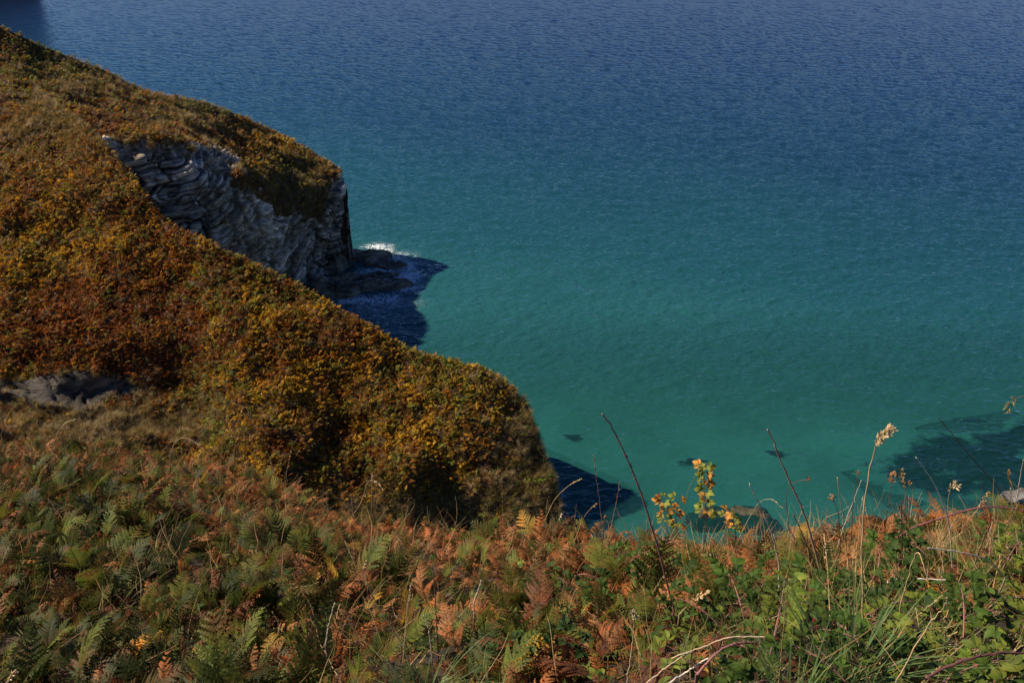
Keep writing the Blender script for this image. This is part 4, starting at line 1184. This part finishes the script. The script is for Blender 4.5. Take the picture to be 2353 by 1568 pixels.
stem("bramble_cane", "low purple cane curving over the bramble leaves at the lower right", "bramble", [(1600, 1548), (1640, 1505), (1690, 1477), (1776, 1480), (1858, 1504)], 0.009, 0.006, PURPLE, thorns=20, seed=5, dy=0.2)
stem("bramble_cane", "dark cane arching across the bottom right corner", "bramble", [(2126, 1556), (2213, 1516), (2290, 1500), (2380, 1497)], 0.009, 0.006, PLUM, thorns=22, seed=6, dy=0.2)
stem("bramble_cane", "upright purple stem in the middle ferns", "bramble", [(1003, 1442), (999, 1360), (993, 1295)], 0.007, 0.003, PURPLE, thorns=14, seed=7)
stem("bramble_cane", "slanting purple cane behind the pale grass stems on the right", "bramble", [(1890, 1330), (1862, 1270), (1838, 1215), (1822, 1180)], 0.007, 0.004, PURPLE, thorns=16, seed=8)
stem("bramble_cane", "dark cane rising beside the upright grass ear", "bramble", [(2072, 1310), (2072, 1230), (2070, 1150)], 0.007, 0.004, PLUM, thorns=14, seed=9)

stem("dead_cane", "tall beige knobbly dead cane leaning left over the sea", "dead stem", [(1887, 1318), (1850, 1190), (1805, 1085), (1775, 1010), (1762, 986)], 0.011, 0.006, BEIGE, nodes=0.7, seed=11, thorns=16)
pale = [("curved bone-white dry stem left of the beige cane", [(1790, 1345), (1786, 1280), (1765, 1205), (1738, 1145), (1720, 1110)], .007),
        ("short white broken stem in the rusty ferns left of the grass", [(1664, 1355), (1645, 1310), (1630, 1272)], .007),
        ("white dry stem bent left at the top, before the dark reef", [(2188, 1305), (2178, 1200), (2155, 1130), (2130, 1085), (2105, 1050)], .006),
        ("white stem crossing behind the tall ear, leaning right", [(1928, 1240), (1945, 1190), (1962, 1145), (1978, 1103)], .006),
        ("pale stem leaning left beside the tall ear", [(1992, 1250), (1975, 1190), (1963, 1150)], .006),
        ("pale dead twig lying across the leaves at the right", [(2310, 1325), (2270, 1287), (2210, 1268), (2130, 1257)], .007),
        ("pale dead twig curving over the brambles at the bottom", [(1530, 1515), (1600, 1490), (1680, 1463), (1757, 1462)], .006),
        ("thick tan dead twig low down near the bottom edge", [(1480, 1572), (1530, 1532), (1590, 1492)], .007),
        ("light dead twig slanting out of the bottom edge", [(1540, 1566), (1580, 1540), (1625, 1510)], .007),
        ("short upright white stick in the middle ferns", [(1088, 1385), (1097, 1358), (1106, 1332)], .008),
        ("thin crooked white stem at the lower middle", [(747, 1482), (756, 1430), (768, 1384)], .006),
        ("small white stick among ferns near the bottom middle", [(990, 1480), (983, 1440), (974, 1412)], .006),
        ("white flat-lying stem below the arching cane", [(2040, 1330), (2110, 1328), (2190, 1332)], .006),
        ("thin white stem above the left-hand ferns", [(632, 1094), (622, 1060), (612, 1032)], .007),
        ("white stem at the right edge of the brow", [(2336, 1140), (2345, 1085), (2351, 1055)], .007),
        ("bleached stem in the grass just below the brow at far right", [(2348, 1245), (2328, 1190), (2322, 1120)], .005)]
for i, (lb, uv, r_) in enumerate(pale):
    stem("withered_twig", lb, "dead stem", uv, r_, r_ * 0.55, G_WHITE if i not in (6, 7) else BEIGE, seed=30 + i, nodes=0.3)

heads = [("tall straw grass with a large nodding ear, highest at the right", [(1983, 1448), (1979, 1262), (1990, 1127), (2006, 1044), (2021, 1009), (2052, 982)], .006, (0.27, .034, 70, 1.0), G_STRAW),
         ("straight straw stalk without an ear left of the nodding one", [(1952, 1322), (1938, 1206), (1923, 1096)], .006, None, G_STRAW),
         ("grass stalk with a drooping ear in the middle of the slope", [(920, 1472), (870, 1395), (846, 1345), (838, 1310), (841, 1288)], .006, (.28, .026, 40, .6), G_STRAW),
         ("arched dry grass over the left-hand ferns", [(388, 1046), (403, 1014), (425, 1005), (455, 1020), (474, 1038)], .008, (.45, .04, 30, .5), G_STRAW),
         ("slender grass stalk rising in front of the orange slope", [(536, 1120), (540, 1020), (547, 965), (557, 938)], .006, (.4, .04, 26, .5), G_TAN),
         ("leaning grass ear at the upper left of the ferns", [(122, 1024), (136, 987), (153, 969), (174, 963)], .008, (.5, .05, 30, .6), G_STRAW),
         ("grass stem at the left edge of the picture", [(2, 1000), (20, 950), (36, 932)], .007, None, G_STRAW),
         ("thin grass beside the white stem above the left ferns", [(657, 1090), (669, 1032)], .006, (.3, .04, 12, .6), G_STRAW),
         ("upright grass ear before the foot of the orange slope", [(853, 1188), (854, 1122), (855, 1086)], .006, (.3, .04, 24, .7), G_STRAW),
         ("leaning grass ear crossing the upright one below the orange slope", [(880, 1175), (866, 1125), (854, 1092)], .005, (.35, .035, 24, .7), G_STRAW),
         ("bent grass with hanging ears below the orange slope", [(812, 1180), (830, 1151), (843, 1110), (856, 1103), (872, 1112), (882, 1124)], .006, (.35, .04, 24, .9), G_STRAW),
         ("short pale grass left of the bent one", [(810, 1182), (807, 1144)], .006, None, G_WHITE),
         ("long arched grass over the headland's shadow", [(1250, 1200), (1272, 1150), (1306, 1115), (1336, 1099)], .005, (.3, .03, 24, .5), G_STRAW),
         ("hair-thin grass stalk on the brow before the headland's nose", [(1155, 1205), (1154, 1150), (1153, 1096)], .004, None, G_TAN),
         ("tall thin grass stalk left of the purple cane", [(1386, 1222), (1374, 1129), (1363, 1043)], .005, (.4, .035, 26, .4), G_TAN),
         ("reddish grass leaning right on the brow left of the purple cane", [(1328, 1222), (1345, 1181), (1372, 1155)], .005, (.3, .03, 16, .6), G_TAN),
         ("little white tufted grass on the brow above the shadow", [(1276, 1212), (1290, 1180)], .005, (.4, .035, 20, .8), G_WHITE),
         ("second grass stalk close beside the purple cane", [(1398, 1226), (1412, 1170), (1424, 1105)], .004, (.3, .03, 18, .5), G_STRAW),
         ("arched grass bending left over the orange-leaved shoots", [(1580, 1230), (1575, 1150), (1595, 1095), (1622, 1062)], .004, None, G_TAN),
         ("grass arching right past the boulders", [(1700, 1230), (1738, 1160), (1770, 1146), (1796, 1166)], .004, (.3, .03, 16, .5), G_STRAW),
         ("forked grass with small ears before the dark reef", [(2090, 1240), (2080, 1130), (2070, 1078)], .005, (.45, .035, 26, 1.0), G_TAN),
         ("short grass ear right of the forked one", [(2112, 1220), (2098, 1130), (2088, 1105)], .004, (.3, .035, 16, .8), G_TAN),
         ("feathery grass with spread spikelets on the brow at right", [(2182, 1230), (2178, 1160), (2184, 1120), (2200, 1112)], .005, (.4, .045, 24, 1.6), G_STRAW),
         ("stiff grass ear at the far right brow", [(2323, 1175), (2320, 1120), (2318, 1078)], .005, (.3, .035, 24, .7), G_TAN),
         ("bushy pale ear lying on the brow near the right edge", [(2230, 1190), (2252, 1160), (2272, 1128)], .006, (.6, .04, 44, .8), G_STRAW),
         ("bent straw crossing at an angle near the right-hand tussock", [(2060, 1425), (2085, 1330), (2108, 1268), (2130, 1330)], .005, None, G_STRAW),
         ("two-jointed straw folded over at the lower middle", [(830, 1484), (806, 1430), (783, 1387), (772, 1420)], .006, None, G_STRAW),
         ("arched thin straw at the lower left middle", [(850, 1500), (826, 1440), (800, 1432), (776, 1440)], .004, None, G_STRAW),
         ("fluffy white ear lying in the leaves at the bottom right", [(1560, 1410), (1590, 1380), (1628, 1358)], .005, (.5, .035, 34, .7), G_STRAW),
         ("drooping straw ear among ferns, right of the middle", [(1440, 1570), (1452, 1480), (1458, 1420), (1454, 1405)], .005, (.35, .035, 34, .6), G_STRAW),
         ("drooping seed spray hanging in from the right edge", [(2420, 1240), (2405, 1040), (2372, 920), (2335, 915), (2308, 946)], .005, (.28, .035, 26, 1.3), (0.20, 0.19, 0.08)),
         ("long straw bowing from the tussock at the lower right", [(2060, 1560), (2130, 1440), (2168, 1395), (2175, 1370)], .005, None, G_STRAW),
         ("loose straw blade left of the green tussock", [(1790, 1560), (1800, 1440), (1812, 1330)], .004, None, G_TAN),
         ("yellow-brown straw at the bottom left corner", [(10, 1580), (22, 1556), (34, 1540)], .010, (.6, .04, 30, .7), G_STRAW)]
for i, (lb, uv, r_, hd, c_) in enumerate(heads):
    stem("grass_stalk", lb, "grass stalk", uv, r_, r_ * 0.45, c_, seed=60 + i, head=hd, n=30)

# dead flower heads
BROWN = (0.17, 0.095, 0.045)
for i, (lb, uv, q) in enumerate([("dead brown flower head on a stout stalk before the dark reef", [(2030, 1250), (2036, 1190), (2052, 1094)], .055),
        ("small curled brown seed head reaching right from a thin stem", [(1815, 1225), (1806, 1150), (1818, 1112), (1858, 1100)], .028),
        ("cluster of three pale dead seed cups left of the tall ear", [(1930, 1260), (1925, 1180), (1912, 1142)], .035),
        ("thin brown stem with tiny dead buds behind the white crossing stems", [(1955, 1240), (1960, 1150), (1972, 1085)], .022),
        ("small brown dead flower right of the large one", [(2075, 1260), (2082, 1200), (2072, 1168)], .035),
        ("round pale seed head on the brow left of the purple cane", [(1378, 1300), (1385, 1240), (1390, 1186)], .022)]):
    root, path = stem("dead_flower", lb, "dead flower", uv, .006, .003, BROWN, seed=130 + i)
    r = random.Random(i); V, F = [], []
    for k in range(26):
        d = Vector((r.gauss(0, 1), r.gauss(0, 1), r.gauss(0.2, 1))).normalized(); c = path[-1] + d * q * r.random() ** .5; x = d.orthogonal().normalized() * q * .35; y = d.cross(x).normalized() * q * .25
        n0 = len(V); V += [c - x, c + y, c + x + d * q * .2, c - y]; F.append((n0, n0 + 1, n0 + 2, n0 + 3))
    part_mesh("flower_head", V, F, M_STALK, root, (0.21, 0.115, 0.05), False)

# ------------------------------------------------------------------ leafy shoots, brambles, tussocks
LEAF_M = [compound_leaf("leaf", 200 + i, M_LEAF, 0.062, 3 if i < 5 else 5) for i in range(7)]
def put_leaf(root, p, direction, up, size, color, k):
    x = direction.normalized(); z = (up - x * up.dot(x)).normalized(); y = z.cross(x)
    m = Matrix((x, y, z)).transposed()
    o = data_obj("leaf", LEAF_M[k % len(LEAF_M)], root, color)
    o.location = p - root.location; o.rotation_euler = m.to_euler(); o.scale = (size,) * 3
    return o
ORANGE_L, OLIVE_L = (0.56, 0.29, 0.055), (0.24, 0.28, 0.05)
R = random.Random(5)
for i, (lb, uv, nl, sz) in enumerate([("tall shoot with orange-edged green leaves standing on the brow before the boulders", [(1622, 1222), (1619, 1136), (1617, 1068)], 24, 1.15),
        ("shorter orange and green leafy shoot left of the tall one", [(1535, 1232), (1528, 1178), (1520, 1140)], 13, 1.05),
        ("leafy side shoot leaning right of the tall orange one", [(1560, 1232), (1552, 1190), (1560, 1140)], 10, 1.0),
        ("low green leafy shoot at the boulders' foot", [(1690, 1228), (1684, 1200), (1660, 1176)], 12, 1.0)]):
    root, path = stem("leafy_shoot", lb, "shoot", uv, .008, .003, (0.16, 0.10, 0.05), seed=150 + i, dy=0.0)
    for k in range(nl):
        f = 0.28 + 0.72 * k / nl; j = f * (len(path) - 1.01); p = path[int(j)].lerp(path[int(j) + 1], j % 1)
        a = k * 2.4; d = Vector((math.cos(a), math.sin(a) * .8, 0.25))
        put_leaf(root, p, d, Vector((0.2 * R.random(), -0.9, 0.7)), sz * (0.8 + .4 * R.random()), vary_color(ORANGE_L if R.random() < .55 else OLIVE_L, R), k)

def bramble_spray(p, seed, color, n_leaf, length):
    r = random.Random(seed)
    root = empty("bramble_spray", p)
    a = r.random() * 6.283; path = []
    for i in range(14):
        s = i / 13
        path.append(Vector((p[0], p[1], p[2])) + Vector((math.cos(a) * s * length * .8, math.sin(a) * s * length * .8, 0.02 + length * (0.75 * s - 0.55 * s * s))))
    V, F = tube(path, .0055, .002, 5, 10, seed)
    part_mesh("cane", V, F, M_STALK, root, PURPLE)
    for k in range(n_leaf):
        f = 0.15 + 0.85 * (k + r.random() * .5) / n_leaf; j = min(f, .99) * 12.9; q = path[int(j)].lerp(path[int(j) + 1], j % 1)
        b = a + (1 if k % 2 else -1) * (0.9 + .5 * r.random()); d = Vector((math.cos(b), math.sin(b), 0.35 + .3 * r.random()))
        put_leaf(root, q + d * .02, d, Vector((r.gauss(0, .3), -0.35 + r.gauss(0, .3), 1)), 0.55 + .5 * r.random(), vary_color(color, r, .3), r.randrange(7))
    return root
sprays = []
tries = 0
rb = random.Random(77)
Pq, Uq, Vq, _, _ = sample_surface(fg, 4000)
Dq, Tq = fg_depth(Uq, Vq)
for i in np.argsort(np.linalg.norm(Pq - np.array([0, 0, CAMH]), axis=1)):
    u, v, t = Uq[i], Vq[i], Tq[i]
    if v > 1585 or u < 1250 or u > 2400 or t < 0.17: continue
    if u < 1750 - 500 * t + 150 and rb.random() > .10: continue
    if any((Pq[i] - q).dot(Pq[i] - q) < 0.27 ** 2 for q in sprays): continue
    sprays.append(Pq[i])
    if len(sprays) >= 110: break
for k, p in enumerate(sprays):
    c = rb.choice([(B_GREEN, "mid green"), (B_GREEN, "mid green"), ((0.045, 0.088, 0.016), "dark green"), (B_LIME, "lime green")])
    u = (p[0] / (p[1] * math.cos(PITCH) + (CAMH - p[2]) * math.sin(PITCH))) / TANH * 1176 + 1176
    pl = "at the right edge of the slope" if u > 2150 else "round the green grass tussock" if u > 1750 else "between the ferns and the grass"
    o = bramble_spray(p + np.array([0, 0, 0.10 + 0.15 * rb.random()]), 300 + k, c[0], 9 + k % 4, 0.34 + .2 * rb.random())
    tag(o, f"{c[1]} bramble spray with toothed leaves {pl}", "bramble", f"{c[1]} bramble sprays {pl}")
# the bunch of red and black fruit
pb = at(1905, 1440, float(fg_depth(1905, 1440)[0])) + np.array([0, 0, .02])
fruit = bramble_spray(pb, 999, B_GREEN, 6, 0.4)
tag(fruit, "bramble spray carrying a bunch of red and black berries", "bramble")
rr = random.Random(9)
for k in range(11):
    V, F = [], []
    c = Vector(at(1870 + rr.random() * 72, 1418 + rr.random() * 40, float(fg_depth(1905, 1440)[0]) - 0.12))
    for q in range(16):
        d = Vector((rr.gauss(0, 1), rr.gauss(0, 1), rr.gauss(0, 1))).normalized() * .010; s = .0055; n0 = len(V); cc = c + d
        V += [cc + Vector(x) * s for x in ((1, 0, 0), (0, 1, 0), (-1, 0, 0), (0, -1, 0), (0, 0, 1), (0, 0, -1))]
        for m in range(4): F += [(n0 + m, n0 + (m + 1) % 4, n0 + 4), (n0 + (m + 1) % 4, n0 + m, n0 + 5)]
    part_mesh("berry", V, F, M_STALK, fruit, (0.24, 0.025, 0.025) if k % 3 else (0.02, 0.012, 0.02), True)

for uv, h, nb, w, lb, sd, sc_ in (((1960, 1500), 0.75, 95, .013, "large blue-green grass tussock with long arching blades at the lower right", 1, 1),
                             ((965, 1560), 0.55, 75, .010, "bright green grass tuft at the bottom middle of the slope", 2, 1),
                             ((1840, 1560), 0.50, 45, .011, "small green grass tuft at the bottom, left of the large tussock", 3, 1),
                             ((1130, 1590), 0.45, 40, .009, "low green grass tuft at the bottom beside the light green fern", 4, 1),
                             ((2150, 1235), 0.50, 70, .008, "straw and green grass clump on the brow below the dark reef", 5, 1),
                             ((2290, 1230), 0.45, 60, .008, "dry straw grass clump on the brow at the right edge", 6, 1)):
    me = tussock("grass_tussock", 400 + sd, M_LEAF, h, nb, w, 0.75, 1.0, 0.13)
    o = data_obj("grass_tussock", me, None, (0.15, 0.235, 0.075) if sd < 5 else (0.42, 0.36, 0.16))
    o.location = at(*uv, float(fg_depth(*uv)[0])) - np.array([0, 0, .25])
    tag(o, lb, "grass tussock")

# more thin straw among the brambles and along the brow
straws = []
rs = random.Random(31)
for k in range(5):
    root = empty("straw_stalk", (0, 0, 0)); p = Vector((0, 0, -0.2)); d = Vector((rs.gauss(0, .12), rs.gauss(0, .12), 1)).normalized(); path = [p]
    for i in range(16):
        d = (d + Vector((rs.gauss(0.012, .02), rs.gauss(0, .02), -0.012 * (i > 9)))).normalized(); p = p + d * 0.062; path.append(p)
    V, F = tube(path, .0036, .0016, 5); part_mesh("stalk", V, F, M_STALK, root, G_STRAW)
    V, F = seed_head(path[12:], 700 + k, .019, 20, (.5, .8, 1.1, .4, .7)[k]); part_mesh("seed_head", V, F, M_STALK, root, G_STRAW, False)
    straws.append(root)
Ps, Us, Vs, _, _ = sample_surface(fg, 900)
Ds, Ts = fg_depth(Us, Vs)
cnt = 0
for p, u, v, t in zip(Ps, Us, Vs, Ts):
    if u > 2380 or u < 60 or v > 1560 or cnt >= 85: continue
    if u < 1450 and rs.random() > .16 or u >= 1450 and rs.random() > .75: continue
    o = straws[cnt] if cnt < 5 else copy_tree(straws[rs.randrange(5)])
    o.location = p; o.rotation_euler = (rs.gauss(0, .22), rs.gauss(0, .22), rs.random() * 6.28); f = 0.5 + .5 * rs.random(); o.scale = (f, f, f)
    c = rs.choice([G_STRAW, G_STRAW, G_TAN, (0.50, 0.40, 0.24)])
    for ch in o.children: ch.color = (*c, 1)
    pl = "on the brow at the right" if u > 1450 and t < .3 else "among the brambles on the right" if u > 1450 else "among the bracken"
    tag(o, f"thin straw grass stalk with a narrow ear standing {pl}", "grass stalk", f"thin straw stalks {pl}"); cnt += 1
